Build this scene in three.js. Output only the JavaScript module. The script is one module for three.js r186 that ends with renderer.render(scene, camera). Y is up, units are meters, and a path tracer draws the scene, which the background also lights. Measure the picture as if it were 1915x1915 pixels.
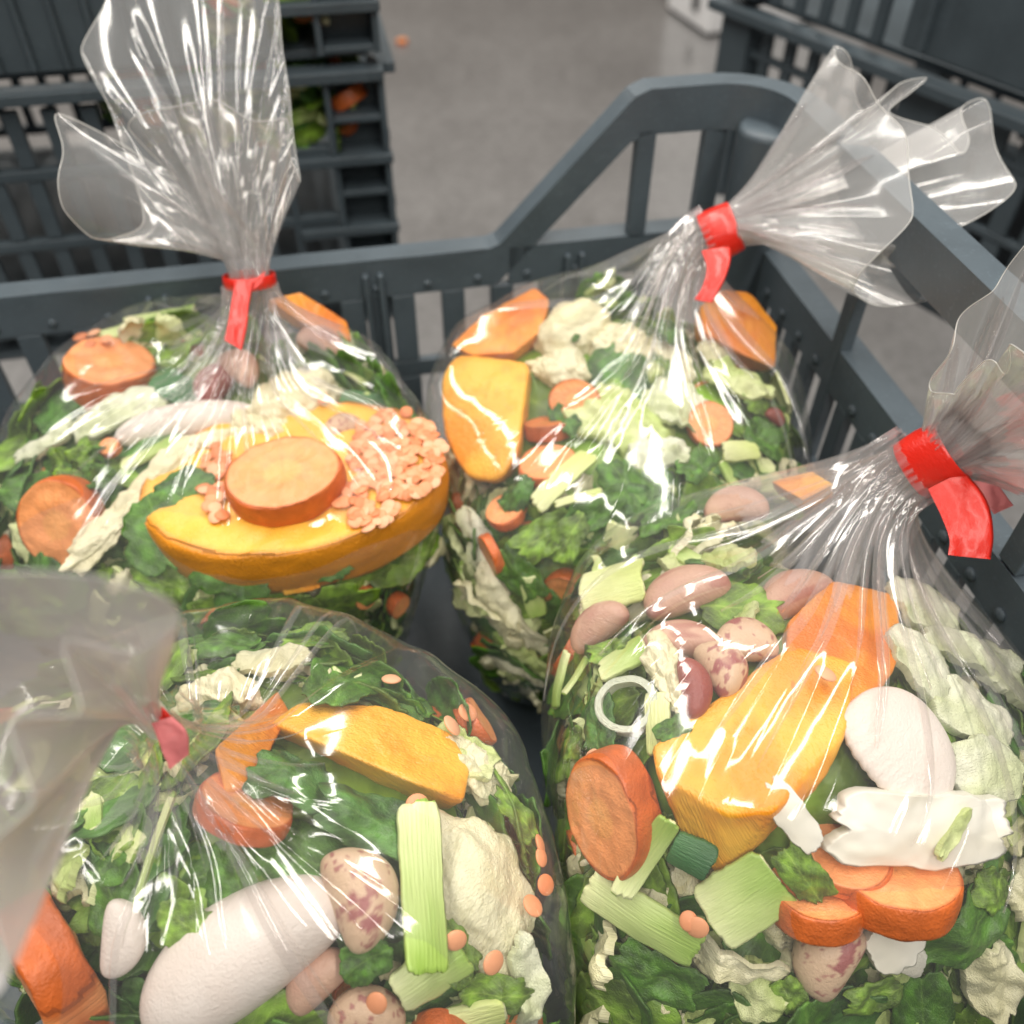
import * as THREE from 'three';
import { ConvexHull } from 'three/addons/math/ConvexHull.js';
import { mergeGeometries } from 'three/addons/utils/BufferGeometryUtils.js';
import { RoundedBoxGeometry } from 'three/addons/geometries/RoundedBoxGeometry.js';
import { RectAreaLightUniformsLib } from 'three/addons/lights/RectAreaLightUniformsLib.js';

// ---------------------------------------------------------------- camera, light, exposure
const V = (x, y, z) => new THREE.Vector3(x, y, z);
const rad = (d) => (d * Math.PI) / 180;
const scene = new THREE.Scene();
const EYE = V(0, 0.74, 0), F = 1700, PITCH = rad(46), ROLL = rad(0.5);
const FWD = V(0, -Math.sin(PITCH), -Math.cos(PITCH));
const UP0 = V(0, Math.cos(PITCH), -Math.sin(PITCH));
const RIGHT = V(Math.cos(ROLL), 0, 0).addScaledVector(UP0, Math.sin(ROLL));
const UP = UP0.clone().multiplyScalar(Math.cos(ROLL)).addScaledVector(V(1, 0, 0), -Math.sin(ROLL));
const camera = new THREE.PerspectiveCamera((2 * Math.atan(957.5 / F) * 180) / Math.PI, 1, 0.01, 40);
camera.position.copy(EYE);
camera.up.copy(UP);
camera.lookAt(EYE.clone().add(FWD));
camera.focus = 0.21;
camera.userData.fStop = 11;
const renderer = new THREE.WebGLRenderer({ antialias: true });
renderer.toneMapping = THREE.LinearToneMapping;
renderer.toneMappingExposure = 0.7;
renderer.shadowMap.enabled = true;
scene.background = new THREE.Color().setRGB(0.17, 0.168, 0.168);

RectAreaLightUniformsLib.init();
const LAMP_COLOR = new THREE.Color().setRGB(1.0, 0.955, 0.885);
function ceilingLamp(x, z, w, l, turn, power, label) {
  const g = new THREE.Group();
  g.name = 'ceiling_lamp'; g.position.set(x, 2.5, z); g.rotation.y = turn;
  g.userData = { label, category: 'lamp', group: 'strip lamps over the crates' };
  const housing = new THREE.Mesh(new THREE.BoxGeometry(w + 0.04, 0.06, l + 0.04), new THREE.MeshStandardMaterial({ color: 0xdddddd, roughness: 0.6 }));
  housing.name = 'housing'; housing.position.y = 0.05; g.add(housing);
  const tube = new THREE.Mesh(new THREE.BoxGeometry(w, 0.012, l), new THREE.MeshStandardMaterial({ color: 0xffffff, emissive: LAMP_COLOR, emissiveIntensity: 1.5 }));
  tube.name = 'lamp_tube'; tube.position.y = 0.01; g.add(tube);
  const light = new THREE.RectAreaLight(LAMP_COLOR, power, w, l);
  light.name = 'strip_light'; light.position.y = -0.004; light.rotation.x = -Math.PI / 2; g.add(light);
  scene.add(g);
}
for (const [x, z, l, power, where] of [[-0.62, -0.3, 6, 39, 'left of the crates'], [0.7, 0, 6, 39, 'right of the crates'], [-2.1, -1.9, 3, 30, 'added at the far left to brighten the cabinet and back floor']]) ceilingLamp(x, z, 0.14, l, rad(12), power, 'long white strip lamp on the ceiling, ' + where);  // the last lamp is an added fill that lightens the cabinet and back floor

// ---------------------------------------------------------------- helpers
let seedState = 1;
const seed = (n) => { seedState = n * 2654435761 >>> 0; };
const rnd = () => { seedState = (seedState + 0x6d2b79f5) >>> 0; let t = Math.imul(seedState ^ (seedState >>> 15), 1 | seedState); t = (t + Math.imul(t ^ (t >>> 7), 61 | t)) ^ t; return ((t ^ (t >>> 14)) >>> 0) / 4294967296; };
const rr = (a, b) => a + (b - a) * rnd();
const clamp = (x, a = 0, b = 1) => Math.min(b, Math.max(a, x));
const lerp = (a, b, t) => a + (b - a) * t;
const smooth = (a, b, x) => { const t = clamp((x - a) / (b - a)); return t * t * (3 - 2 * t); };
const hash3 = (x, y, z) => { let h = (Math.imul(x, 374761393) + Math.imul(y, 668265263) + Math.imul(z, 2147483647 ^ 974634777)) | 0; h = Math.imul(h ^ (h >>> 13), 1274126177); return ((h ^ (h >>> 16)) >>> 0) / 4294967296; };
function noise(x, y, z) {
  const i = Math.floor(x), j = Math.floor(y), k = Math.floor(z), a = x - i, b = y - j, c = z - k;
  const u = a * a * (3 - 2 * a), v = b * b * (3 - 2 * b), w = c * c * (3 - 2 * c), H = hash3;
  return lerp(lerp(lerp(H(i, j, k), H(i + 1, j, k), u), lerp(H(i, j + 1, k), H(i + 1, j + 1, k), u), v), lerp(lerp(H(i, j, k + 1), H(i + 1, j, k + 1), u), lerp(H(i, j + 1, k + 1), H(i + 1, j + 1, k + 1), u), v), w) * 2 - 1;
}
const fbm = (x, y, z, o = 3) => { let s = 0, a = 0.5; for (let i = 0; i < o; i++) { s += a * noise(x, y, z); x *= 2.03; y *= 2.03; z *= 2.03; a *= 0.5; } return s; };
function cell(x, y, z) { // distance to the nearest of jittered points
  const i = Math.floor(x), j = Math.floor(y), k = Math.floor(z); let best = 9;
  for (let a = -1; a < 2; a++) for (let b = -1; b < 2; b++) for (let c = -1; c < 2; c++) {
    const p = i + a, q = j + b, r = k + c, dx = p + hash3(p, q, r) - x, dy = q + hash3(q, r, p + 7) - y, dz = r + hash3(r + 3, p, q) - z;
    best = Math.min(best, dx * dx + dy * dy + dz * dz);
  }
  return Math.sqrt(best);
}
const at = (px, py, d) => EYE.clone().addScaledVector(FWD, d).addScaledVector(RIGHT, (d * (px - 957.5)) / F).addScaledVector(UP, (d * (957.5 - py)) / F);
const rayDir = (px, py) => at(px, py, 1).sub(EYE);
const used = {};
function numbered(name) { const n = used[name] = (used[name] ?? -1) + 1; return n ? `${name}_${String(n).padStart(3, '0')}` : name; }
function shadow(o) { o.traverse((m) => { if (m.isMesh) { m.castShadow = true; m.receiveShadow = true; } }); return o; }
function add(o, name, label, category, group, kind) {
  o.name = numbered(name);
  o.userData = { label };
  if (category) o.userData.category = category;
  if (group) o.userData.group = group;
  if (kind) o.userData.kind = kind;
  scene.add(shadow(o));
  return o;
}
function part(parent, name, geo, mat, label) {
  const m = new THREE.Mesh(geo, mat); m.name = name; m.castShadow = m.receiveShadow = true;
  if (label) m.userData.label = label;
  parent.add(m); return m;
}
// a grid of points (rows x cols) as a mesh; wrap joins the last column to the first
function gridGeo(rows, cols, fn, wrap = false, color = null) {
  const pos = [], uv = [], col = [], idx = [], p = V(), c = [0, 0, 0];
  for (let i = 0; i < rows; i++) for (let j = 0; j < cols; j++) {
    const u = j / (cols - 1), v = i / (rows - 1);
    fn(v, u, p, i, j); pos.push(p.x, p.y, p.z); uv.push(u, v);
    if (color) { color(v, u, p, c); col.push(c[0], c[1], c[2]); }
  }
  for (let i = 0; i < rows - 1; i++) for (let j = 0; j < cols - 1; j++) { const a = i * cols + j, b = a + cols; idx.push(a, b, a + 1, a + 1, b, b + 1); }
  const g = new THREE.BufferGeometry();
  g.setAttribute('position', new THREE.Float32BufferAttribute(pos, 3));
  g.setAttribute('uv', new THREE.Float32BufferAttribute(uv, 2));
  if (color) g.setAttribute('color', new THREE.Float32BufferAttribute(col, 3));
  g.setIndex(idx); g.computeVertexNormals();
  if (wrap) {
    const n = g.attributes.normal;
    for (let i = 0; i < rows; i++) { const a = i * cols, b = a + cols - 1, s = V(n.getX(a) + n.getX(b), n.getY(a) + n.getY(b), n.getZ(a) + n.getZ(b)).normalize(); n.setXYZ(a, s.x, s.y, s.z); n.setXYZ(b, s.x, s.y, s.z); }
  }
  return g;
}
function tex(w, h, fn, srgb = false, rx = 1, ry = 1) {
  const data = new Uint8Array(w * h * 4), c = [0, 0, 0];
  for (let y = 0; y < h; y++) for (let x = 0; x < w; x++) { fn(x / w, y / h, c); const i = (y * w + x) * 4; for (let k = 0; k < 3; k++) data[i + k] = clamp(c[k]) * 255; data[i + 3] = 255; }
  const t = new THREE.DataTexture(data, w, h);
  t.wrapS = t.wrapT = THREE.RepeatWrapping; t.magFilter = THREE.LinearFilter; t.minFilter = THREE.LinearMipmapLinearFilter; t.generateMipmaps = true;
  if (srgb) t.colorSpace = THREE.SRGBColorSpace;
  t.repeat.set(rx, ry); t.needsUpdate = true; return t;
}
const mix3 = (a, b, t, o) => { for (let k = 0; k < 3; k++) o[k] = lerp(a[k], b[k], t); };

// ---------------------------------------------------------------- materials
const std = (o) => new THREE.MeshPhysicalMaterial({ roughness: 0.6, ...o });
const grainBump = tex(256, 256, (u, v, c) => { const n = 0.5 + 0.5 * fbm(u * 60, v * 60, 3, 3) + 0.25 * noise(u * 150, v * 150, 8); c[0] = c[1] = c[2] = n; });
const fibreBump = tex(256, 256, (u, v, c) => { const n = 0.5 + 0.5 * fbm(u * 9, v * 60, 3, 3); c[0] = c[1] = c[2] = n; });
const creaseBump = tex(1024, 512, (u, v, c) => { // long fine creases that run along v
  let n = 0;
  for (let k = 0; k < 3; k++) { const s = [22, 48, 90][k], x = u * s + 0.35 * fbm(u * 4, v * 1.6, k * 9, 2), r = 1 - Math.abs(noise(x, v * 1.2, k * 17)); n += Math.pow(r, 8) * [0.55, 0.4, 0.22][k] * smooth(-0.05, 0.5, noise(u * s * 0.8, v * 3.2, 40 + k)); }
  c[0] = c[1] = c[2] = clamp(0.15 + n);
});
const leafTex = (base, vein, sd) => tex(256, 256, (u, v, c) => {
  const x = u - 0.5, y = v - 0.5, ax = Math.abs(y + 0.02 * fbm(u * 5, v * 5, sd)), br = Math.abs(((x + ax * 0.9 + 0.02 * fbm(u * 8, v * 8, sd)) * 7) % 1 + 1) % 1;
  let ve = Math.exp(-ax * 60) + 0.5 * Math.exp(-Math.min(br, 1 - br) * 16) + 0.35 * Math.pow(1 - Math.abs(fbm(u * 18, v * 18, sd, 2)), 14);
  const t = clamp(ve), m = 0.8 + 0.5 * fbm(u * 6, v * 6, sd + 5, 3);
  for (let k = 0; k < 3; k++) c[k] = lerp(base[k] * m, vein[k], t * 0.55);
}, true);
const M = {};
const scuff = tex(512, 512, (u, v, c) => { // rubbed patches, fine scratches and pale specks of dust
  const a = fbm(u * 9, v * 9, 31, 3), b = Math.pow(1 - Math.abs(noise(u * 10 + 0.6 * v, v * 70, 12)), 26) * smooth(0.1, 0.5, noise(u * 5, v * 9, 3)), d = smooth(0.62, 0.8, noise(u * 170, v * 170, 5));
  const k = 0.8 + 0.16 * a + 0.2 * b + 0.22 * d; c[0] = c[1] = c[2] = k;
}, false);
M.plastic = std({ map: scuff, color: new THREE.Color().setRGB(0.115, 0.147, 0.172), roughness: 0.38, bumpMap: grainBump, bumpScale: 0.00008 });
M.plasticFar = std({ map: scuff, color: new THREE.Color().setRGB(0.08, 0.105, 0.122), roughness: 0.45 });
M.film = std({ color: 0xffffff, transmission: 0.97, roughness: 0.1, ior: 1.62, bumpMap: creaseBump, bumpScale: 0.00012, side: THREE.DoubleSide });
M.filmNeck = std({ color: new THREE.Color().setRGB(0.92, 0.9, 0.9), transmission: 0.87, roughness: 0.1, ior: 1.7, bumpMap: creaseBump, bumpScale: 0.0003, side: THREE.DoubleSide });
M.filmTail = std({ color: new THREE.Color().setRGB(0.95, 0.94, 0.93), transmission: 0.76, roughness: 0.13, ior: 1.6, bumpMap: creaseBump, bumpScale: 0.00012, side: THREE.DoubleSide });
M.filmTailClear = std({ color: new THREE.Color().setRGB(0.96, 0.95, 0.94), transmission: 0.86, roughness: 0.11, ior: 1.6, bumpMap: creaseBump, bumpScale: 0.00012, side: THREE.DoubleSide });
M.filmGather = std({ color: new THREE.Color().setRGB(0.92, 0.9, 0.9), transmission: 0.83, roughness: 0.14, ior: 1.5, bumpMap: creaseBump, bumpScale: 0.0004, side: THREE.DoubleSide });
M.filmPleat = std({ color: new THREE.Color().setRGB(0.95, 0.93, 0.92), transmission: 0.91, roughness: 0.12, ior: 1.65, side: THREE.DoubleSide });
M.filmMilky = std({ color: new THREE.Color().setRGB(0.9, 0.87, 0.86), transmission: 0.45, roughness: 0.3, ior: 1.45, side: THREE.DoubleSide });
M.edge = std({ color: new THREE.Color().setRGB(0.9, 0.89, 0.86), transmission: 0.45, roughness: 0.25, side: THREE.DoubleSide });
M.tape = std({ color: new THREE.Color().setRGB(0.74, 0.018, 0.006), roughness: 0.32, clearcoat: 0.4, clearcoatRoughness: 0.2, side: THREE.DoubleSide, bumpMap: grainBump, bumpScale: 0.0001 });
M.tapePink = std({ color: new THREE.Color().setRGB(0.72, 0.2, 0.2), roughness: 0.45, side: THREE.DoubleSide });
const wet = { roughness: 0.42, clearcoat: 0.25, clearcoatRoughness: 0.3 };
M.veg = std({ vertexColors: true, ...wet, bumpMap: grainBump, bumpScale: 0.00025 });
M.carrot = std({ vertexColors: true, roughness: 0.48, clearcoat: 0.25, clearcoatRoughness: 0.3, bumpMap: grainBump, bumpScale: 0.0002 });
M.fibre = std({ vertexColors: true, ...wet, bumpMap: grainBump, bumpScale: 0.0003 });
M.bean = std({ vertexColors: true, roughness: 0.45, clearcoat: 0.1, clearcoatRoughness: 0.3, bumpMap: grainBump, bumpScale: 0.00015 });
const leafy = { roughness: 0.5, clearcoat: 0.2, clearcoatRoughness: 0.35, side: THREE.DoubleSide, bumpMap: grainBump, bumpScale: 0.0002 };
M.leafDark = std({ map: leafTex([0.34, 0.54, 0.13], [0.5, 0.66, 0.28], 1), ...leafy });
M.leafMid = std({ map: leafTex([0.52, 0.68, 0.2], [0.68, 0.79, 0.38], 2), ...leafy });
M.leafBlue = std({ map: leafTex([0.33, 0.52, 0.2], [0.48, 0.63, 0.36], 3), ...leafy });
M.rib = std({ vertexColors: true, roughness: 0.45, clearcoat: 0.25, clearcoatRoughness: 0.3, side: THREE.DoubleSide });
M.cabbage = std({ vertexColors: true, ...wet, side: THREE.DoubleSide, bumpMap: grainBump, bumpScale: 0.0003 });
const leekTex = (a, b) => tex(128, 256, (u, v, c) => { const s = 0.5 + 0.5 * fbm(u * 2, v * 46, 2, 2), t = clamp(u * 0.9 + 0.15 * fbm(u * 3, v * 5, 9)); for (let k = 0; k < 3; k++) c[k] = lerp(a[k], b[k], t) * (0.95 + 0.07 * s); }, true);
M.leekPale = std({ map: leekTex([0.9, 0.91, 0.7], [0.8, 0.85, 0.5]), ...leafy, bumpMap: fibreBump, bumpScale: 0.00025 });
M.leekGreen = std({ map: leekTex([0.9, 0.92, 0.7], [0.58, 0.72, 0.3]), ...leafy, bumpMap: fibreBump, bumpScale: 0.00012 });
M.leekDark = std({ map: leekTex([0.3, 0.5, 0.28], [0.16, 0.36, 0.18]), ...leafy, bumpMap: fibreBump, bumpScale: 0.0002 });

// ---------------------------------------------------------------- shapes of the vegetables (local y is up, sizes in metres)
const COL = {
  pumpkin: [[0.92, 0.49, 0.05], [0.86, 0.31, 0.015]], pumpkinDeep: [[0.86, 0.33, 0.03], [0.7, 0.19, 0.02]], carrot: [[0.88, 0.34, 0.12], [0.74, 0.16, 0.028]],
  cream: [[0.78, 0.72, 0.5], [0.72, 0.66, 0.4]], white: [[0.82, 0.79, 0.7], [0.78, 0.74, 0.62]],
  cabbageWhite: [[0.76, 0.76, 0.6], [0.6, 0.64, 0.38]], cabbageGreen: [[0.5, 0.6, 0.2], [0.66, 0.7, 0.36]], cabbageCream: [[0.78, 0.74, 0.52], [0.7, 0.66, 0.4]],
};
// rounded convex solid round points p (metres, relative to their middle)
function radialHull(points, power) {
  const hull = new ConvexHull().setFromPoints(points), planes = [];
  for (const f of hull.faces) if (f.constant > 1e-5) planes.push([f.normal.x / f.constant, f.normal.y / f.constant, f.normal.z / f.constant, f.area]);
  const big = Math.max(...planes.map((p) => p[3])), kept = planes.filter((p) => p[3] > big * 1e-3);
  return (d) => { let s = 0; for (const p of kept) { const q = p[0] * d.x + p[1] * d.y + p[2] * d.z; if (q > 0) s += Math.pow(q, power); } return Math.pow(s, -1 / power); };
}
function hullSolid(points, power, [ca, cb], bump = 0.0006, freq = 160) {
  const mid = V(); for (const p of points) mid.addScaledVector(p, 1 / points.length);
  const rel = points.map((p) => p.clone().sub(mid)), r = radialHull(rel, power), ext = V(1e-4, 1e-4, 1e-4), d = V();
  for (const p of rel) ext.max(V(Math.abs(p.x), Math.abs(p.y), Math.abs(p.z)));
  const off = rnd() * 50;
  const g = gridGeo(80, 121, (v, u, p) => {
    const th = v * Math.PI, ph = u * 2 * Math.PI;
    d.set(Math.sin(th) * Math.cos(ph) * ext.x, Math.cos(th) * ext.y, Math.sin(th) * Math.sin(ph) * ext.z).normalize();
    const R = r(d) * 1.02; p.copy(d).multiplyScalar(R);
    p.addScaledVector(d, bump * (fbm(p.x * freq + off, p.y * freq, p.z * freq, 3) + 0.4 * fbm(p.x * 600, p.y * 600, p.z * 600 + off, 2)));
  }, true, (v, u, p, c) => {
    const t = clamp(0.5 + 1.5 * fbm(p.x * 80 + off, p.y * 80, p.z * 80, 3) + 0.5 * fbm(p.x * 500, p.y * 200, p.z * 300 + off, 2)); mix3(ca, cb, t, c);
  });
  uvFlat(g, 25); return { geo: g, mid };
}
function uvFlat(g, k) { const p = g.attributes.position, uv = g.attributes.uv; for (let i = 0; i < p.count; i++) uv.setXY(i, p.getX(i) * k + p.getY(i) * k * 0.6, p.getZ(i) * k + p.getY(i) * k * 0.4); }
function disc(R, h, [face, side], { oval = 1, wob = 0.05, dish = 0, ring = true } = {}) {
  const off = rnd() * 90, prof = [[0, 1], [0.3, 1], [0.55, 1], [0.75, 1], [0.88, 1], [0.955, 0.985], [0.985, 0.9], [1, 0.7], [1.01, 0.3], [1.012, 0], [1, -0.4], [0.99, -0.8], [0.96, -0.97], [0.8, -1], [0.4, -1], [0, -1]];
  const rows = 48;
  const g = gridGeo(rows, 81, (v, u, p) => {
    const t = v * (prof.length - 1), i = Math.min(prof.length - 2, Math.floor(t)), f = t - i, q = lerp(prof[i][0], prof[i + 1][0], f), y = lerp(prof[i][1], prof[i + 1][1], f), a = -u * 2 * Math.PI;
    const w = 1 + wob * fbm(Math.cos(a) * 1.3 + off, Math.sin(a) * 1.3, off, 2);
    p.set(q * R * w * Math.cos(a), y * h * 0.5, q * R * oval * w * Math.sin(a));
    const n = fbm(p.x * 180 + off, p.z * 180, 3, 3);
    p.y += Math.sign(y) * (Math.abs(y) > 0.9 ? 1 : 0) * (n * h * 0.09 - dish * h * (1 - q * q) + (ring ? 0.012 * h * Math.sin(q * 14) : 0));
  }, true, (v, u, p, c) => {
    const q = Math.hypot(p.x, p.z / oval) / R, flat = smooth(0.97, 0.9, q), a = Math.atan2(p.z, p.x);
    const st = 0.5 + 0.5 * fbm(Math.cos(a) * 8 + off, Math.sin(a) * 8, q * 2, 3) + 0.3 * fbm(p.x * 400, p.z * 400, off, 2);
    mix3(side, face, flat, c); const k = 0.8 + 0.36 * st * flat + (1 - flat) * 0.3 * fbm(a * 5 + off, p.y * 300, 1, 2) + 0.035 * Math.sin(q * 13) * flat * (ring ? 1 : 0); for (let i = 0; i < 3; i++) c[i] *= k * (i === 1 && ring && q < 0.35 ? 1.12 : 1);
  });
  const P = g.attributes.position, T = g.attributes.uv;
  for (let i = 0; i < P.count; i++) { const x = P.getX(i), z = P.getZ(i); if (Math.hypot(x, z / oval) / R > 0.965) T.setXY(i, Math.atan2(z, x) * R * 30, P.getY(i) * 30 + 0.3); else T.setXY(i, x * 30, z * 30); }
  return g;
}
function beanGeo(L, W, H, paint, bend = 0.25, ribs = 0) {
  const off = rnd() * 90;
  const g = gridGeo(49, 65, (v, u, p) => {
    const th = v * Math.PI, a = -u * 2 * Math.PI, s = Math.pow(Math.sin(th), 0.82), x = Math.cos(th);
    p.set((x * L) / 2, (s * Math.sin(a) * H) / 2, (s * Math.cos(a) * W) / 2);
    p.z += bend * W * (x * x - 0.3); p.z *= 1 - 0.06 * x;
    const n = fbm(p.x / L * 2.2 + off, p.y / L * 2.2, p.z / L * 2.2, 1) * 0.035 * W; p.addScaledVector(V(0, Math.sin(a), Math.cos(a)), n + (ribs ? ribs * W * Math.sin(x * 34 + 3 * fbm(x * 2, off, 0)) * smooth(0.1, 0.9, Math.cos(a)) * s : 0) + 0.004 * W * fbm(x * 14, p.y / W * 9, off, 2));
  }, true, (v, u, p, c) => paint(p, off, c, L));
  uvFlat(g, 30); return g;
}
const paintWhite = (p, o, c) => mix3([0.78, 0.7, 0.64], [0.72, 0.62, 0.55], clamp(0.5 + fbm(p.x * 120 + o, p.y * 120, p.z * 120, 3)), c);
const paintBorlotti = (p, o, c) => {
  const a = fbm(p.x * 260 + o, p.y * 260, p.z * 260, 3), b = fbm(p.x * 700 + o, p.y * 700, p.z * 700, 2), m = fbm(p.x * 60 + o, p.y * 60, p.z * 60, 2);
  mix3([0.68, 0.5, 0.33], [0.6, 0.4, 0.27], clamp(0.5 + fbm(p.x * 100, p.y * 100, p.z * 100 + o, 2)), c);
  const s = Math.max(smooth(0.16, 0.24, a + m * 0.3) * smooth(-0.25, 0.1, m + fbm(p.x * 420, p.y * 420 + o, p.z * 420, 2) * 0.6), smooth(0.24, 0.3, b) * 0.85); mix3(c, [0.3, 0.06, 0.075], s * 0.85, c);
};
const paintPink = (p, o, c) => { mix3([0.6, 0.38, 0.27], [0.5, 0.27, 0.2], clamp(0.5 + 1.2 * fbm(p.x * 130 + o, p.y * 130, p.z * 130, 3)), c); const s = smooth(0.15, 0.3, fbm(p.x * 90, p.y * 260 + o, p.z * 260, 2)); mix3(c, [0.34, 0.1, 0.08], s * 0.6, c); };
const paintRed = (p, o, c) => mix3([0.33, 0.085, 0.06], [0.24, 0.05, 0.045], clamp(0.5 + fbm(p.x * 130 + o, p.y * 130, p.z * 130, 3)), c);
// a sheet with thickness: outline(a) -> radius factor, lift(x, z) -> y
function sheet(L, W, thick, { outline, lift, rings = 12, seg = 64, color = null, square = 0 } = {}) {
  const bound = (a) => { let k = outline ? outline(a) : 1; if (square) { const c = Math.abs(Math.cos(a)), s = Math.abs(Math.sin(a)); k *= Math.pow(Math.pow(c, square) + Math.pow(s, square), -1 / square); } return k; };
  const rows = rings * 2 + 2;
  const g = gridGeo(rows, seg + 1, (v, u, p, i) => {
    const a = -u * 2 * Math.PI, top = i <= rings, q = top ? i / rings : (rows - 1 - i) / rings, b = bound(a);
    const x = (Math.cos(a) * q * b * L) / 2, z = (Math.sin(a) * q * b * W) / 2;
    p.set(x, lift(x, z, q) + (top ? 0.5 : -0.5) * thick, z);
  }, true, color ? (v, u, p, c) => color(p, c) : null);
  const p = g.attributes.position, uv = g.attributes.uv;
  for (let i = 0; i < p.count; i++) uv.setXY(i, 0.5 + p.getX(i) / L, 0.5 + p.getZ(i) / Math.max(W, L * 0.5));
  return g;
}
function leafGeo(L, W, { curl = 1, rag = 0.35, fold = 0 } = {}) {
  const o = rnd() * 90;
  return sheet(L, W, 0.0005, {
    outline: (a) => 0.86 + rag * fbm(Math.cos(a) * 1.6 + o, Math.sin(a) * 1.6, 0, 2) + rag * 0.45 * fbm(Math.cos(a) * 6, Math.sin(a) * 6 + o, 1, 2), square: 3,
    lift: (x, z, q) => L * (curl * 0.32 * fbm((x / L) * 2.4 + o, (z / L) * 2.4, o, 2) + curl * 0.07 * fbm((x / L) * 9, (z / L) * 9 + o, 2, 2)) + fold * Math.abs(z) - 0.5 * curl * (z * z) / L,
  });
}
function stripGeo(L, W, { bend = 0, cup = 0.5, thick = 0.001 } = {}) {
  const o = rnd() * 90, tw = rr(-0.35, 0.35);
  return sheet(L, W, thick, {
    square: 9, rings: 14, seg: 84, outline: (a) => 1 + 0.16 * fbm(Math.cos(a) * 2 + o, Math.sin(a) * 2, o, 2) + 0.05 * fbm(Math.cos(a) * 12 + o, Math.sin(a) * 12, o, 2),
    lift: (x, z) => -cup * (z * z) / W - bend * (x * x) / L + tw * (x * z) / L + 0.00004 * Math.sin(z * 6500 + 2 * fbm(x * 200, z * 300, o)) + L * 0.04 * fbm(x * 90 + o, z * 90, o, 2),
  });
}
function cabbageGeo(L, W, [ca, cb], { crinkle = 1, thick = 0.0018, bend = 0.4, rag = 0.3 } = {}) {
  const o = rnd() * 90;
  return sheet(L, W, thick, {
    rings: 20, seg: 84, square: 3.2, outline: (a) => 0.9 + rag * fbm(Math.cos(a) * 1.7 + o, Math.sin(a) * 1.7, 2, 2) + rag * 0.35 * fbm(Math.cos(a) * 7, Math.sin(a) * 7 + o, 2, 2),
    lift: (x, z, q) => crinkle * (0.0045 * fbm(x * 110 + o, z * 110, o, 3) * (0.5 + q) + (crinkle < 0.5 ? 0 : 0.0016 * (0.5 - cell(x * 260, z * 260, o)))) - bend * (x * x / L + z * z / W) * 0.7,
    color: (p, c) => { const t = clamp(0.5 + 1.1 * fbm(p.x * 130 + o, p.z * 130, o, 3) + 0.4 * Math.sin(p.z * 400 + 3 * fbm(p.x * 90, p.z * 90, o))); mix3(ca, cb, t, c); },
  });
}
function cauliflowerGeo(L, W, H, [ca, cb], cells = 330) {
  const o = rnd() * 90, d = V();
  const g = gridGeo(76, 110, (v, u, p) => {
    const th = v * Math.PI, a = -u * 2 * Math.PI; d.set(Math.cos(th), Math.sin(th) * Math.sin(a), Math.sin(th) * Math.cos(a));
    const k = 1 + 0.35 * fbm(d.x * 1.8 + o, d.y * 1.8, d.z * 1.8, 2);
    p.set((d.x * L * k) / 2, (d.y * H * k) / 2, (d.z * W * k) / 2);
    const b = 0.0019 * (0.6 - cell(p.x * cells + o, p.y * cells, p.z * cells)) + 0.004 * (0.5 - cell(p.x * cells * 0.3 + o, p.y * cells * 0.3, p.z * cells * 0.3)) + 0.0006 * (0.5 - cell(p.x * 900, p.y * 900, p.z * 900)); p.addScaledVector(d, b);
  }, true, (v, u, p, c) => mix3(ca, cb, clamp(0.45 + 1.0 * fbm(p.x * 200 + o, p.y * 200, p.z * 200, 3)), c));
  uvFlat(g, 40); return g;
}
function ringGeo(R, w, h) { // an onion or leek ring: a thin short tube
  const o = rnd() * 50, prof = [[0, 0.5], [0.9, 0.5], [1, 0.42], [1, -0.5], [0, -0.5], [0, 0.5]];
  const g = gridGeo(prof.length * 3, 73, (v, u, p) => {
    const t = v * (prof.length - 1), i = Math.min(prof.length - 2, Math.floor(t)), f = t - i, a = -u * 2 * Math.PI, k = R * (1 + 0.09 * fbm(Math.cos(a) + o, Math.sin(a), 0, 2)) - w + lerp(prof[i][0], prof[i + 1][0], f) * w;
    p.set(Math.cos(a) * k, lerp(prof[i][1], prof[i + 1][1], f) * h, Math.sin(a) * k * 0.92);
  }, true, (v, u, p, c) => mix3([0.72, 0.74, 0.62], [0.6, 0.66, 0.46], clamp(0.5 + fbm(p.x * 90, p.y * 90, p.z * 90)), c));
  return g;
}
const lentilGeo = (() => { const g = gridGeo(13, 21, (v, u, p) => { const th = v * Math.PI, a = -u * 2 * Math.PI, s = Math.sin(th); p.set(s * Math.cos(a) * 0.0025, Math.cos(th) * 0.00072 + 0.00012 * Math.sign(Math.cos(th)) * (1 - s), s * Math.sin(a) * 0.0025); }, true); return g; })();
const lentilMats = [[0.8, 0.32, 0.15], [0.86, 0.44, 0.25], [0.7, 0.23, 0.09], [0.83, 0.36, 0.18]].map((c) => std({ color: new THREE.Color().setRGB(...c), roughness: 0.5 }));

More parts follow.
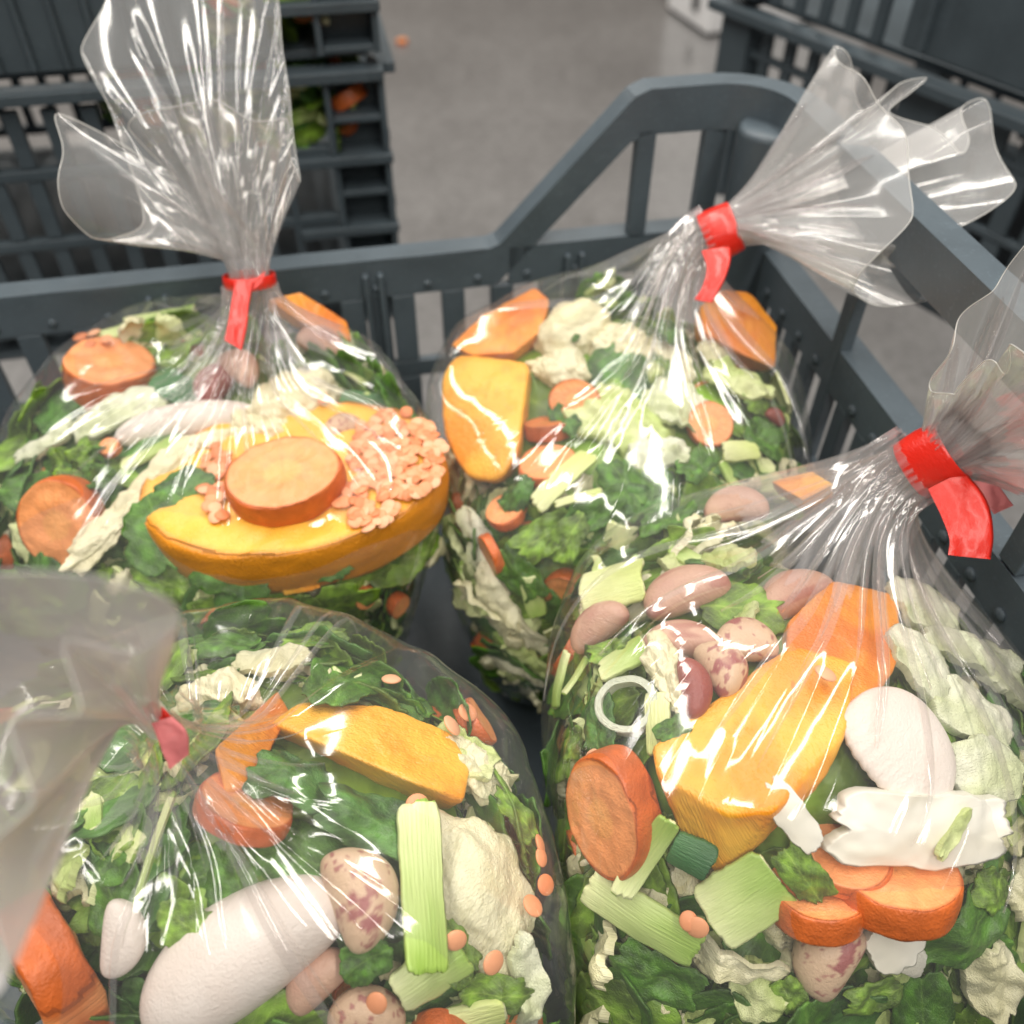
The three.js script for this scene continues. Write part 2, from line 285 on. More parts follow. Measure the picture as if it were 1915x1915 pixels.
// ---------------------------------------------------------------- setting: floor and back wall
const floorTex = tex(1024, 1024, (u, v, c) => {
  const a = fbm(u * 7, v * 7, 1, 4), b = noise(u * 500, v * 500, 4), d = fbm(u * 40, v * 22, 6, 3);
  const k = 0.5 + 0.03 * a + 0.045 * b + 0.04 * d; c[0] = k * 1.0; c[1] = k * 0.99; c[2] = k * 0.985;
}, true, 4, 4);
floorTex.wrapS = floorTex.wrapT = THREE.MirroredRepeatWrapping;
{
  const g = new THREE.PlaneGeometry(12, 12); g.rotateX(-Math.PI / 2);
  const m = new THREE.Mesh(g, std({ map: floorTex, roughness: 0.28, clearcoat: 0.7, clearcoatRoughness: 0.12 }));
  m.position.set(0, 0, -2); add(m, 'floor', 'smooth grey concrete floor behind the crates', null, null, 'structure');
  const w = new THREE.Mesh(new THREE.BoxGeometry(9, 2.6, 0.1), std({ color: new THREE.Color().setRGB(0.16, 0.12, 0.095), roughness: 0.8 }));
  w.position.set(0, 1.3, -4.2); add(w, 'wall', 'brown back wall of the hall', null, null, 'structure');
}

// ---------------------------------------------------------------- the crate that holds the bags, and the crates behind
const CORNER = V(0.0958, 0.55, -0.3525), YAW = rad(12), E1 = V(Math.cos(YAW), 0, -Math.sin(YAW)), E2 = V(Math.sin(YAW), 0, Math.cos(YAW));
function onPlane(px, py, n, local) { const d = rayDir(px, py), t = CORNER.clone().addScaledVector(n, local).sub(EYE).dot(n) / d.dot(n), p = d.multiplyScalar(t).add(EYE).sub(CORNER); return V(p.dot(E1), p.y, p.dot(E2)); }
const onRear = (px, py, z = 0) => onPlane(px, py, E2, z), onRight = (px, py, x = 0) => onPlane(px, py, E1, x);
// an L-section swept along path points [x, y, z, outward x, outward z]
function sweepL(path, out, drop, t = 0.0024, lip = 0) {
  const sec = [[-lip, 0], [0, 0.0006], [out - 0.0006, 0.0006], [out, 0], [out, -0.004], [out - 0.0012, -0.004], [out - 0.0012, -t], [t * 0.9, -t], [t * 0.9, -drop], [0, -drop], [0, -0.004], [-lip, -0.003], [-lip, 0]];
  const pieces = [];
  for (let k = 0; k < sec.length - 1; k++) { const a = sec[k], b = sec[k + 1]; pieces.push(gridGeo(2, path.length, (v, u, p, i, j) => { const q = path[j], s = i ? b : a; p.set(q[0] + q[3] * s[0], q[1] + s[1], q[2] + q[4] * s[0]); })); }
  return uvMetres(mergeGeometries(pieces));
}
function uvMetres(g) { const p = g.attributes.position, n = g.attributes.normal, uv = g.attributes.uv, ox = rnd() * 3, oy = rnd() * 3; for (let i = 0; i < p.count; i++) { const X = Math.abs(n.getX(i)), Y = Math.abs(n.getY(i)), Z = Math.abs(n.getZ(i)); uv.setXY(i, ox + 8 * (X > Y && X > Z ? p.getZ(i) : p.getX(i)), oy + 8 * (Y > X && Y > Z ? p.getZ(i) : p.getY(i))); } return g; }
const rbox = (w, h, d, r = 0.0006) => uvMetres(new RoundedBoxGeometry(w, h, d, 2, Math.min(r, w * 0.3, h * 0.3, d * 0.3)));
function barAt(parent, name, x, y, z, w, h, d, mat = M.plastic, turn = 0) { const m = part(parent, name, rbox(w, h, d), mat); m.position.set(x, y, z); m.rotation.y = turn; return m; }
const arc = (n) => Array.from({ length: n + 1 }, (_, i) => (i / n) * Math.PI / 2);
{
  const crate = new THREE.Group(); crate.position.copy(CORNER); crate.rotation.y = YAW;
  const W = 0.37, D = 0.31, H = 0.125, RC = 0.022, hi = 0.058;
  const low = [], high = [];
  const bend = (list, y, R) => { for (const a of arc(8)) list.push([-R + R * Math.sin(a), y, R - R * Math.cos(a), Math.sin(a), -Math.cos(a)]); };
  for (let x = -W; x < -0.108; x += 0.02) high.push([x, 0, 0, 0, -1]);
  const kink = (x0, y0, x1, y1) => { for (let i = 0; i <= 6; i++) { const t = i / 6; high.push([lerp(x0, x1, t), lerp(y0, y1, t), 0, 0, -1]); } };
  kink(-0.108, 0, -0.104, 0.0015); kink(-0.102, 0.0035, -0.055, 0.0535); kink(-0.053, 0.0555, -0.047, hi); high.push([-0.035, hi, 0, 0, -1]);
  bend(high, hi, RC); for (let z = RC + 0.01; z < D; z += 0.02) high.push([0, hi, z, 1, 0]);
  part(crate, 'rim', sweepL(high, 0.011, 0.0165), M.plastic);
  low.push([-0.1, -0.0005, 0, 0, -1], [-0.06, -0.0005, 0, 0, -1]); bend(low, -0.0005, RC); for (let z = RC + 0.01; z < D; z += 0.02) low.push([0, -0.0005, z, 1, 0]);
  part(crate, 'lower_rail', sweepL(low, 0.011, 0.0165), M.plastic);
  // posts of the raised corner
  for (const [x, w] of [[onRear(1200, 350).x, 0.0075], [onRear(1325, 340).x, 0.009]]) barAt(crate, 'post', x, 0.021, -0.0025, w, 0.045, 0.005);
  const zp = onRight(1550, 690).z;
  barAt(crate, 'post', 0.0022, -0.02, zp, 0.005, 0.128, 0.0065); barAt(crate, 'post', 0.0022, 0.0225, zp + 0.105, 0.005, 0.043, 0.008);
  const cyl = part(crate, 'corner_post', (() => { const g = new THREE.LatheGeometry([[0, 0.047], [0.0098, 0.047], [0.011, 0.0458], [0.0115, 0.044], [0.0115, -0.12]].map((p) => new THREE.Vector2(...p)), 40); g.computeVertexNormals(); return g; })(), M.plastic);
  cyl.position.set(-0.0035, 0, 0.012);
  // slatted walls
  const x0 = onRear(850, 600).x, px = x0 - onRear(758, 600).x;
  for (let k = -14; k < 6; k++) { const x = x0 + k * px; if (x < -W + 0.01 || x > -0.02) continue; for (const [a, b] of [[-0.0168, -0.05], [-0.0585, -0.1]]) barAt(crate, 'slat', x, (a + b) / 2, -0.002, px * 0.46, a - b, 0.0042); if (k % 4 === -1 || k % 4 === 3) { const r = barAt(crate, 'rib', x - px * 0.5, -0.03, 0.0012, 0.0022, 0.05, 0.0035); r.position.x += 0.002; barAt(crate, 'rib', x - px * 0.5 - 0.004, -0.03, 0.0012, 0.0022, 0.05, 0.0035); barAt(crate, 'slat', x - px * 0.5, -0.058, -0.0026, 0.009, 0.086, 0.003); } }
  const zA = onRight(1553, 745).z, pz = (onRight(1629, 840).z - zA) / 2;
  for (let k = -4; k < 12; k++) { const z = zA - pz * 0.5 + k * pz; if (z < 0.02 || z > D - 0.01 || Math.abs(z - zp) < 0.004) continue; for (const [a, b] of [[-0.0168, -0.05], [-0.0585, -0.1]]) barAt(crate, 'slat', 0.002, (a + b) / 2, z, 0.0042, a - b, pz * 0.48); const knob = part(crate, 'knob', new THREE.SphereGeometry(0.0021, 12, 8), M.plastic); knob.position.set(-0.0004, -0.0125, z + pz * 0.45); knob.scale.x = 0.5; }
  for (let k = -14; k < 5; k++) { const x = x0 + (k + 0.5) * px; if (x > -W && x < -0.02) { const knob = part(crate, 'knob', new THREE.SphereGeometry(0.0019, 12, 8), M.plastic); knob.position.set(x, -0.0125, 0.0002); knob.scale.z = 0.5; } }
  const solid = (name, x, y, z, w, h, d) => barAt(crate, name, x, y, z, w, h, d);
  solid('band', -W / 2 - 0.012, -0.0542, -0.002, W - 0.024, 0.0082, 0.004); solid('band', -W / 2 - 0.012, -0.113, -0.002, W - 0.024, 0.025, 0.004);
  solid('band', 0.002, -0.0542, D / 2 + 0.012, 0.004, 0.0082, D - 0.024); solid('band', 0.002, -0.113, D / 2 + 0.012, 0.004, 0.025, D - 0.024);
  solid('front_wall', -W / 2, -0.062, D + 0.002, W, 0.125, 0.004); solid('left_wall', -W - 0.002, -0.062, D / 2, 0.004, 0.125, D);
  solid('base', -W / 2, -0.1285, D / 2, W, 0.004, D);
  add(crate, 'plastic_crate', 'dark grey slatted plastic crate with raised corner holding the tied bags', 'crate');
}
function slatWall(parent, x0, x1, y0, y1, z, pitch, mat, fill = 0.5) { for (let x = x0 + pitch * 0.5; x < x1; x += pitch) barAt(parent, 'slat', x, (y0 + y1) / 2, z, pitch * fill, y1 - y0, 0.004, mat); }
{ // stack behind on the left: an open crate with another on top of it
  const z = -0.12, xc = -0.136;
  const lower = new THREE.Group(); lower.position.copy(CORNER).addScaledVector(E1, xc).addScaledVector(E2, z); lower.rotation.y = YAW;
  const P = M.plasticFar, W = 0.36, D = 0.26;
  barAt(lower, 'rim', -W / 2, 0.029, 0.003, W, 0.005, 0.012, P); barAt(lower, 'rim', 0.0, 0.029, -D / 2, 0.012, 0.005, D, P); barAt(lower, 'rim', -W / 2, 0.029, -D, W, 0.005, 0.01, P);
  for (const y of [-0.007, -0.042, -0.09]) { barAt(lower, 'band', -W / 2 - 0.014, y, 0, W - 0.03, 0.005, 0.006, P); barAt(lower, 'band', -W / 2, y, -D, W, 0.006, 0.005, P); barAt(lower, 'band', -0.001, y, -D / 2, 0.005, 0.006, D - 0.02, P); }
  for (const [a, b] of [[-0.087, -0.045], [-0.039, -0.01], [-0.004, 0.022]]) { slatWall(lower, -W, -0.052, a, b, 0, 0.0168, P, 0.42); slatWall(lower, -W, -0.03, a, b, -D, 0.0168, P, 0.35); }
  barAt(lower, 'base', -W / 2, -0.105, -D / 2, W, 0.004, D, P);
  const post = (g, y0, y1) => {
    for (const x of [-0.0015, -0.027]) barAt(g, 'post_side', x, (y0 + y1) / 2, -0.004, 0.003, y1 - y0, 0.018, P);
    barAt(g, 'post_back', -0.0142, (y0 + y1) / 2, -0.0125, 0.0225, y1 - y0, 0.002, P);
    for (let y = y0 + 0.002; y < y1; y += 0.0185) barAt(g, 'rung', -0.0142, y, -0.0035, 0.0225, 0.003, 0.0155, P);
    for (let y = y0 + 0.02; y < y1; y += 0.037) barAt(g, 'flange', -0.024, y, 0.004, 0.05, 0.0045, 0.007, P);
  };
  post(lower, -0.105, 0.026); barAt(lower, 'post_side', -0.0505, -0.03, -0.001, 0.004, 0.13, 0.008, P);
  add(lower, 'plastic_crate', 'dark slatted crate behind the rear bags, lower one of the left stack', 'crate');
  const upper = new THREE.Group(); upper.position.copy(lower.position).add(V(0, 0.1365, 0)); upper.rotation.y = YAW;
  barAt(upper, 'base', -W / 2, -0.1015, -D / 2, W - 0.012, 0.004, D - 0.012, P);
  barAt(upper, 'panel', -0.2175, -0.066, -0.001, 0.285, 0.066, 0.004, P); for (let x = -0.345; x < -0.08; x += 0.014) barAt(upper, 'rib', x, -0.066, 0.0025, 0.0025, 0.064, 0.003, P);
  slatWall(upper, -W, -0.07, -0.033, 0.02, 0, 0.0168, P, 0.5); barAt(upper, 'rim', -W / 2, 0.024, 0.003, W, 0.005, 0.012, P);
  for (let x of [-0.0505, -0.09]) barAt(upper, 'post_side', x, -0.04, -0.001, 0.004, 0.118, 0.008, P);
  post(upper, -0.099, 0.02);
  add(upper, 'plastic_crate', 'dark crate with a ribbed solid panel, on top of the left stack', 'crate');
}
{ // stack behind on the right, turned towards the middle
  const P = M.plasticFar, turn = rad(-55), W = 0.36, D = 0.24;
  const lower = new THREE.Group(); lower.position.set(0.136, 0.55, -0.632); lower.rotation.y = turn;
  barAt(lower, 'rim', W / 2, 0, 0.004, W + 0.02, 0.006, 0.014, P); barAt(lower, 'rim', 0, 0, -D / 2, 0.012, 0.006, D, P); barAt(lower, 'rim', W / 2, 0, -D, W, 0.006, 0.01, P);
  barAt(lower, 'corner_post', 0.012, -0.06, -0.004, 0.024, 0.114, 0.02, P); barAt(lower, 'corner_post', 0.012, -0.06, -D + 0.01, 0.024, 0.114, 0.02, P);
  for (const y of [-0.022, -0.06, -0.112]) barAt(lower, 'band', W / 2, y, 0, W - 0.03, 0.004, 0.005, P);
  for (const [a, b] of [[-0.11, -0.062], [-0.058, -0.024], [-0.02, -0.003]]) { slatWall(lower, 0.026, 0.135, a, b, 0, 0.019, P, 0.4); slatWall(lower, 0.19, 0.35, a, b, 0, 0.019, P, 0.55); slatWall(lower, 0.02, W, a, b, -D, 0.03, P, 0.2); }
  barAt(lower, 'panel', 0.163, -0.058, 0.0005, 0.05, 0.105, 0.005, P);
  barAt(lower, 'base', W / 2, -0.117, -D / 2, W, 0.004, D, P);
  add(lower, 'plastic_crate', 'dark slatted crate at the upper right, lower one of the right stack', 'crate');
  const upper = new THREE.Group(); upper.position.copy(lower.position).add(V(0, 0.1245, 0)); upper.rotation.y = turn;
  barAt(upper, 'base', W / 2, -0.1185, -D / 2, W - 0.01, 0.004, D - 0.012, P); barAt(upper, 'corner_post', 0.012, -0.058, -0.004, 0.024, 0.115, 0.02, P);
  slatWall(upper, 0.026, 0.12, -0.116, 0, 0, 0.019, P, 0.36); for (const y of [-0.072, -0.03]) barAt(upper, 'band', 0.075, y, 0, 0.09, 0.0045, 0.005, P);
  const panel = part(upper, 'handle_panel', rbox(0.12, 0.1, 0.006, 0.002), P); panel.position.set(0.19, -0.062, 0.002);
  for (const dx of [-0.046, 0.046]) barAt(upper, 'rib', 0.19 + dx, -0.062, 0.0065, 0.004, 0.096, 0.004, P);
  barAt(upper, 'rim', W / 2, 0.002, 0.004, W, 0.005, 0.012, P); slatWall(upper, 0.255, 0.35, -0.116, 0, 0, 0.019, P, 0.5);
  add(upper, 'plastic_crate', 'dark crate with a solid handle panel, on top of the right stack', 'crate');
}
{ // white cabinet on the floor, a scrap of carrot on the concrete
  const onFloor = (px, py) => { const d = rayDir(px, py); return d.multiplyScalar(-EYE.y / d.y).add(EYE); };
  const a = onFloor(1320, 72), b = onFloor(1246, 20), dir = b.clone().sub(a).normalize(), cab = new THREE.Group();
  cab.position.copy(a); cab.rotation.y = Math.atan2(-dir.z, dir.x);
  const white = std({ color: new THREE.Color().setRGB(0.88, 0.87, 0.87), roughness: 0.35 }), dark = std({ color: 0x333333, roughness: 0.6 });
  const wide = a.distanceTo(b), deep = 0.45 * Math.sign(Math.sin(cab.rotation.y) || 1);
  const box = part(cab, 'body', rbox(wide, 0.8, 0.45, 0.006), white); box.position.set(wide / 2, 0.408, deep / 2);
  const plinth = part(cab, 'plinth', new THREE.BoxGeometry(wide - 0.01, 0.01, 0.44), dark); plinth.position.set(wide / 2, 0.005, deep / 2);
  const latch = part(cab, 'latch', rbox(0.02, 0.035, 0.008, 0.002), dark); latch.position.set(0.06, 0.06, -Math.sign(deep) * 0.004);
  add(cab, 'cabinet', 'white cabinet standing on the floor beside the right stack', 'cabinet');
  const bit = new THREE.Mesh(disc(0.012, 0.008, COL.carrot), M.veg); bit.position.copy(onFloor(752, 82)).add(V(0, 0.005, 0)); add(bit, 'carrot_scrap', 'small orange scrap of carrot lying on the grey floor', 'carrot scrap');
}

// ---------------------------------------------------------------- bags
function basis(n) { const a = Math.abs(n.y) < 0.9 ? V(0, 1, 0) : V(1, 0, 0), u = a.cross(n).normalize(); return [u, n.clone().cross(u).normalize()]; }
function ribbon(parent, name, ptsA, ptsB, thick, mat) {
  const ca = new THREE.CatmullRomCurve3(ptsA), cb = new THREE.CatmullRomCurve3(ptsB), a = V(), b = V(), n = V(), t = V();
  const rows = 12;
  const g = gridGeo(rows * 2 + 1, 33, (v, u, p, i) => {
    ca.getPoint(u, a); cb.getPoint(u, b); ca.getTangent(u, t); n.copy(b).sub(a).cross(t).normalize();
    const top = i <= rows, q = top ? i / rows : 1 - (i - rows) / rows; p.copy(a).lerp(b, q).addScaledVector(n, ((top ? 0.5 : -0.5) * thick) * (q > 0.001 && q < 0.999 ? 1 : 0.2) + 0.0004 * fbm(q * 3, u * 4, 7));
  });
  return part(parent, name, g, mat);
}
function makeBag(o) {
  seed(o.seed);
  const pts = o.hull.map((q) => at(...q)), C = at(...o.center);
  for (const [dx, dz] of [[-1, -1], [1, -1], [-1, 1], [1, 1], [0, 1.2], [0, -1.2], [1.2, 0], [-1.2, 0]]) pts.push(V(C.x + dx * o.base[0] + (o.shift?.[0] ?? 0), 0.43, C.z + dz * o.base[1] + (o.shift?.[1] ?? 0)), V(C.x + dx * o.base[0] * 1.1 + (o.shift?.[0] ?? 0), 0.47, C.z + dz * o.base[1] * 1.1 + (o.shift?.[1] ?? 0)));
  const tie = at(...o.tie), out = at(...o.out).sub(tie).normalize(), pole = tie.clone().sub(C).normalize(), [U, W] = basis(pole), r = radialHull(pts.map((p) => p.clone().sub(C)), o.power ?? 22);
  const U2 = U.clone().addScaledVector(out, -U.dot(out)).normalize(), W2 = out.clone().cross(U2).normalize(); if (W2.dot(W) < 0) W2.negate();
  const dir = (th, ph, d) => d.copy(pole).multiplyScalar(Math.cos(th)).addScaledVector(U, Math.sin(th) * Math.cos(ph)).addScaledVector(W, Math.sin(th) * Math.sin(ph));
  const d1 = V(), P0 = V(), P1 = V(), T = V(), E = V();
  const body = (th, ph, p) => { dir(th, ph, d1); return p.copy(d1).multiplyScalar(r(d1) * 1.035).add(C); };
  const vn = 0.42, thc = o.collar ?? 0.55;
  const S = (v, u, p) => {
    const ph = u * 2 * Math.PI;
    if (v >= vn) return body(lerp(thc, Math.PI, Math.pow((v - vn) / (1 - vn), 0.85)), ph, p);
    const t = v / vn; body(thc, ph, P0); body(thc - 0.06, ph, P1); T.copy(P1).sub(P0).normalize();
    E.copy(tie).addScaledVector(U2, o.rt * Math.cos(ph)).addScaledVector(W2, o.rt * 0.8 * Math.sin(ph));
    const L = P0.distanceTo(E), s = 1 - t, a = 2 * s ** 3 - 3 * s * s + 1, b = s ** 3 - 2 * s * s + s, c = -2 * s ** 3 + 3 * s * s, e = s ** 3 - s * s; // Hermite from collar (s = 0) to tie (s = 1)
    return p.set(0, 0, 0).addScaledVector(P0, a).addScaledVector(T, b * L * (o.k0 ?? 0.8)).addScaledVector(E, c).addScaledVector(out, e * L * (o.k1 ?? 0.9));
  };
  const bag = new THREE.Group(); bag.position.copy(C);
  // coarse copy for finding where a line of sight meets the film
  const hit = gridGeo(64, 97, (v, u, p) => S(v, u, p));
  // creases
  const rows = 190, cols = 561, ridges = [];
  for (let i = 0; i < (o.ridges ?? 36); i++) ridges.push([rnd(), rr(0.0004, 0.0012) * (rnd() < 0.2 ? -0.6 : 1), rr(0.002, 0.0045), rr(0.45, 1.0), rnd() * 50, rr(0.0005, 0.007)]);
  const base = gridGeo(rows, cols, (v, u, p) => S(v, u, p), true), bp = base.attributes.position, bn = base.attributes.normal, A = V(), N = V();
  const flip = (() => { A.fromBufferAttribute(bp, (rows >> 1) * cols + 7); N.fromBufferAttribute(bn, (rows >> 1) * cols + 7); return A.sub(C).dot(N) < 0 ? -1 : 1; })();
  const circ = [];
  for (let i = 0; i < rows; i++) { let c = 0; for (let j = 0; j < cols - 1; j += 8) { const a = i * cols + j, b = i * cols + Math.min(cols - 1, j + 8); c += Math.hypot(bp.getX(a) - bp.getX(b), bp.getY(a) - bp.getY(b), bp.getZ(a) - bp.getZ(b)); } circ.push(c); }
  const film = gridGeo(rows, cols, (v, u, p, i, j) => {
    const k = i * cols + j; p.fromBufferAttribute(bp, k); N.fromBufferAttribute(bn, k).multiplyScalar(flip);
    let h = 0;
    for (const [u0, a, w, len, s, wav] of ridges) {
      if (v > len) continue;
      let du = Math.abs(u - u0 - wav * fbm(v * 5, s, 0, 2) * smooth(0.05, 0.5, v)); du = Math.abs(Math.min(du, 1 - du)); const arcd = (du * circ[i]) / w; if (arcd > 3) continue;
      h += a * Math.exp(-arcd * arcd) * smooth(len, len * 0.45, v) * lerp(0.75, 1, smooth(0, 0.3, v));
    }
    const x = p.x * 60, y = p.y * 60, z = p.z * 60;
    h += 0.0034 * Math.max(0, 0.4 + fbm(x * 0.55 + o.seed, y * 0.55, z * 0.55, 2)) * smooth(0.12, 0.5, v) + 0.0001 * (1 - Math.abs(noise(x * 2.3, y * 2.3, z * 2.3 + o.seed)) * 2) * smooth(0.3, 0.6, v);
    const near = smooth(0.14, 0, v); if (near > 0) h += near * 0.0009 * Math.sin(u * 2 * Math.PI * 23 + 3 * fbm(u * 9, v * 6, o.seed));
    p.addScaledVector(N, h).sub(C);
  }, true);
  { const uv = film.attributes.uv; for (let k = 0; k < uv.count; k++) uv.setXY(k, uv.getX(k) * 2, uv.getY(k) * 1.3); }
  const q = (px, py, d) => at(px, py, d).sub(C);
  // split at the gathered neck so that the crumpled part is a piece of its own
  const ix = film.index.array, neckIx = [], filmIx = [], neck = film.clone();
  for (let i = 0; i < rows - 1; i++) for (let j = 0; j < cols - 1; j++) { const k = (i * (cols - 1) + j) * 6, u = Math.min(j, cols - 1 - j) / cols; (i / rows < 0.08 || (i / rows < 0.45 && i / rows < 0.24 + 0.22 * fbm(u * 44, o.seed, 3, 2)) ? neckIx : filmIx).push(...ix.subarray(k, k + 6)); }
  neck.setIndex(neckIx); film.setIndex(filmIx);
  part(bag, 'film', film, M.film); part(bag, 'neck', neck, M.filmNeck);
  // pleats: long tapering folds of film that fan out from the tie
  const flaps = [], Q0 = V(), Q1 = V(), Q2 = V();
  for (let k = 0; k < (o.pleats ?? 36); k++) {
    const u0 = rnd(), w0 = rr(0.012, 0.045), len = 0.36 + 0.42 * rnd() * rnd(), lift = rr(-0.0002, 0.0006), lean = rr(-0.0009, 0.0009), bow = rr(-0.01, 0.01);
    flaps.push(gridGeo(44, 6, (v, u, p) => {
      const vv = v * len, uu = u0 + (u - 0.5) * w0 * Math.pow(1 - v, 0.9) + bow * v * v; S(vv, uu, p);
      S(vv + 0.004, uu, Q0); S(vv, uu + 0.004, Q1); Q0.sub(p); Q1.sub(p); Q2.copy(Q0).cross(Q1).normalize(); if (Q2.dot(Q1.copy(p).sub(C)) < 0) Q2.negate();
      p.addScaledVector(Q2, lift + lean * (u - 0.5) + 0.0005 * Math.sin(u * Math.PI)).sub(C);
    }));
  }
  part(bag, 'pleats', mergeGeometries(flaps), M.filmPleat);
  // tail: from the tie to the open mouth
  const mouth = new THREE.CatmullRomCurve3(o.mouth.map((m) => q(...m)), true, 'catmullrom', 0.35), MC = 640, MR = 46, mp = mouth.getSpacedPoints(MC), tieL = tie.clone().sub(C), R0 = V(), R1 = V(), D1 = V();
  const ph0 = (() => { let best = 0, bd = -9; const m = mp[0].clone().sub(tieL).normalize(); for (let i = 0; i < 64; i++) { const a = (i / 64) * 2 * Math.PI, s = U2.dot(m) * Math.cos(a) + W2.dot(m) * Math.sin(a); if (s > bd) { bd = s; best = a; } } return best; })();
  mp.forEach((m, i) => { if (!o.ruffle) return; const a = (i / MC) * 2 * Math.PI, d = m.clone().sub(tieL).normalize(); m.addScaledVector(FWD, o.ruffle * (Math.sin(a * 9 + 2 * Math.sin(a * 3)) + 0.5 * Math.sin(a * 14 + 1))).addScaledVector(d, o.ruffle * 0.45 * Math.sin(a * 9 + 2)); });
  let mid = V(); for (const m of mp) mid.addScaledVector(m, 1 / mp.length);
  const tailAt = (v, u, p) => {
    const a = ph0 + u * 2 * Math.PI, x = (((u % 1) + 1) % 1) * MC, j = Math.floor(x); R0.copy(tieL).addScaledVector(U2, o.rt * 0.9 * Math.cos(a)).addScaledVector(W2, o.rt * 0.75 * Math.sin(a)).addScaledVector(out, 0.0015);
    R1.copy(mp[j % MC]).lerp(mp[(j + 1) % MC], x - j); D1.copy(R1).sub(R0); const L = D1.length(), t = v, t2 = t * t, t3 = t2 * t;
    p.set(0, 0, 0).addScaledVector(R0, 2 * t3 - 3 * t2 + 1).addScaledVector(out, (t3 - 2 * t2 + t) * L * 0.7).addScaledVector(R1, -2 * t3 + 3 * t2).addScaledVector(D1, (t3 - t2) * 0.9);
    const w = Math.sin(Math.min(1, t * 1.15) * Math.PI) ** 0.8, f = (o.wrinkle ?? 1) * (fbm(u * 34, t * 1.1, o.seed, 2) * 0.0034 * w + (0.5 - Math.abs(noise(u * 70, t * 1.2, o.seed + 3))) * 0.001 * w);
    p.addScaledVector(R0.subVectors(p, mid).cross(out).normalize().cross(out).normalize(), f);
  };
  const tail = gridGeo(MR, MC + 1, tailAt, true);
  part(bag, 'tail', tail, o.tailMat ?? M.filmTail);
  part(bag, 'cut_edge', new THREE.TubeGeometry(new THREE.CatmullRomCurve3(mp.slice(0, MC).filter((_, i) => i % 2 === 0), true), 480, o.bead ?? 0.00016, 5, true), M.edge);
  if (o.tailPleats ?? 40) { // folds of the tail that spread from the tie
    const folds = [];
    for (let k = 0; k < (o.tailPleats ?? 40); k++) {
      const u0 = rnd(), w0 = rr(0.015, 0.06), len = rr(0.3, 0.85), lift = rr(-0.0008, 0.0008), lean = rr(-0.0015, 0.0015), bow = rr(-0.015, 0.015);
      folds.push(gridGeo(30, 6, (v, u, p) => { tailAt(v * len, u0 + (u - 0.5) * w0 * Math.pow(1 - v, 0.7) + bow * v * v, p); p.addScaledVector(R0, lift + (lean * (u - 0.5) + 0.0006 * Math.sin(u * Math.PI)) * smooth(0, 0.3, v)); }));
    }
    part(bag, 'tail_pleats', mergeGeometries(folds), M.filmGather);
  }
  // red tape round the neck
  if (o.ring ?? true) { const tw = o.tapeWidth, tr = o.rt + 0.0015, off = rnd() * 9;
  part(bag, 'tape', gridGeo(26, 73, (v, u, p) => {
    const a = u * 2 * Math.PI, t = v * 2, outer = t <= 1, k = outer ? t : 2 - t, R = tr + (outer ? 0.0002 : -0.0002) + 0.0005 * fbm(Math.cos(a) * 2 + off, Math.sin(a) * 2, k * 2, 2) - 0.0006 * (k - 0.5) * (k - 0.5) * 4;
    p.copy(tieL).addScaledVector(U2, R * Math.cos(a)).addScaledVector(W2, R * 0.86 * Math.sin(a)).addScaledVector(out, (k - 0.22) * tw);
  }, true), M.tape); }
  for (const [a, b, mat] of o.tapeEnds) ribbon(bag, 'tape_end', a.map((m) => q(...m)), b.map((m) => q(...m)), 0.0004, mat);
  add(bag, 'vegetable_bag', o.label, 'bag');
  return { hit, C, o, r, items: [] };
}
function sight(bag, px, py, nudge = 0) {
  const o = EYE, d = rayDir(px, py), pos = bag.hit.attributes.position, nor = bag.hit.attributes.normal, ix = bag.hit.index.array;
  let best = 1e9, at3 = -1; const P = pos.array;
  for (let i = 0; i < ix.length; i += 3) {
    const a = ix[i] * 3, b = ix[i + 1] * 3, c = ix[i + 2] * 3, e1x = P[b] - P[a], e1y = P[b + 1] - P[a + 1], e1z = P[b + 2] - P[a + 2], e2x = P[c] - P[a], e2y = P[c + 1] - P[a + 1], e2z = P[c + 2] - P[a + 2];
    const hx = d.y * e2z - d.z * e2y, hy = d.z * e2x - d.x * e2z, hz = d.x * e2y - d.y * e2x, det = e1x * hx + e1y * hy + e1z * hz; if (Math.abs(det) < 1e-14) continue;
    const sx = o.x - P[a], sy = o.y - P[a + 1], sz = o.z - P[a + 2], u = (sx * hx + sy * hy + sz * hz) / det; if (u < 0 || u > 1) continue;
    const qx = sy * e1z - sz * e1y, qy = sz * e1x - sx * e1z, qz = sx * e1y - sy * e1x, v = (d.x * qx + d.y * qy + d.z * qz) / det; if (v < 0 || u + v > 1) continue;
    const t = (e2x * qx + e2y * qy + e2z * qz) / det; if (t > 1e-4 && t < best) { best = t; at3 = i; }
  }
  if (at3 < 0 && nudge < 14) { const c = bag.C.clone().sub(EYE), f = c.dot(FWD), cx = 957.5 + (F * c.dot(RIGHT)) / f, cy = 957.5 - (F * c.dot(UP)) / f, l = Math.hypot(cx - px, cy - py); return sight(bag, px + ((cx - px) / l) * 6, py + ((cy - py) / l) * 6, nudge + 1); }
  if (at3 < 0) { const dep = bag.C.clone().sub(EYE).dot(FWD); return { d: dep, n: d.clone().normalize().negate(), p: at(px, py, dep) }; }
  const n = V(); for (let k = 0; k < 3; k++) n.add(V().fromBufferAttribute(nor, ix[at3 + k])); n.normalize(); if (n.dot(d) > 0) n.negate();
  return { d: best, n, p: at(px, py, best) };
}
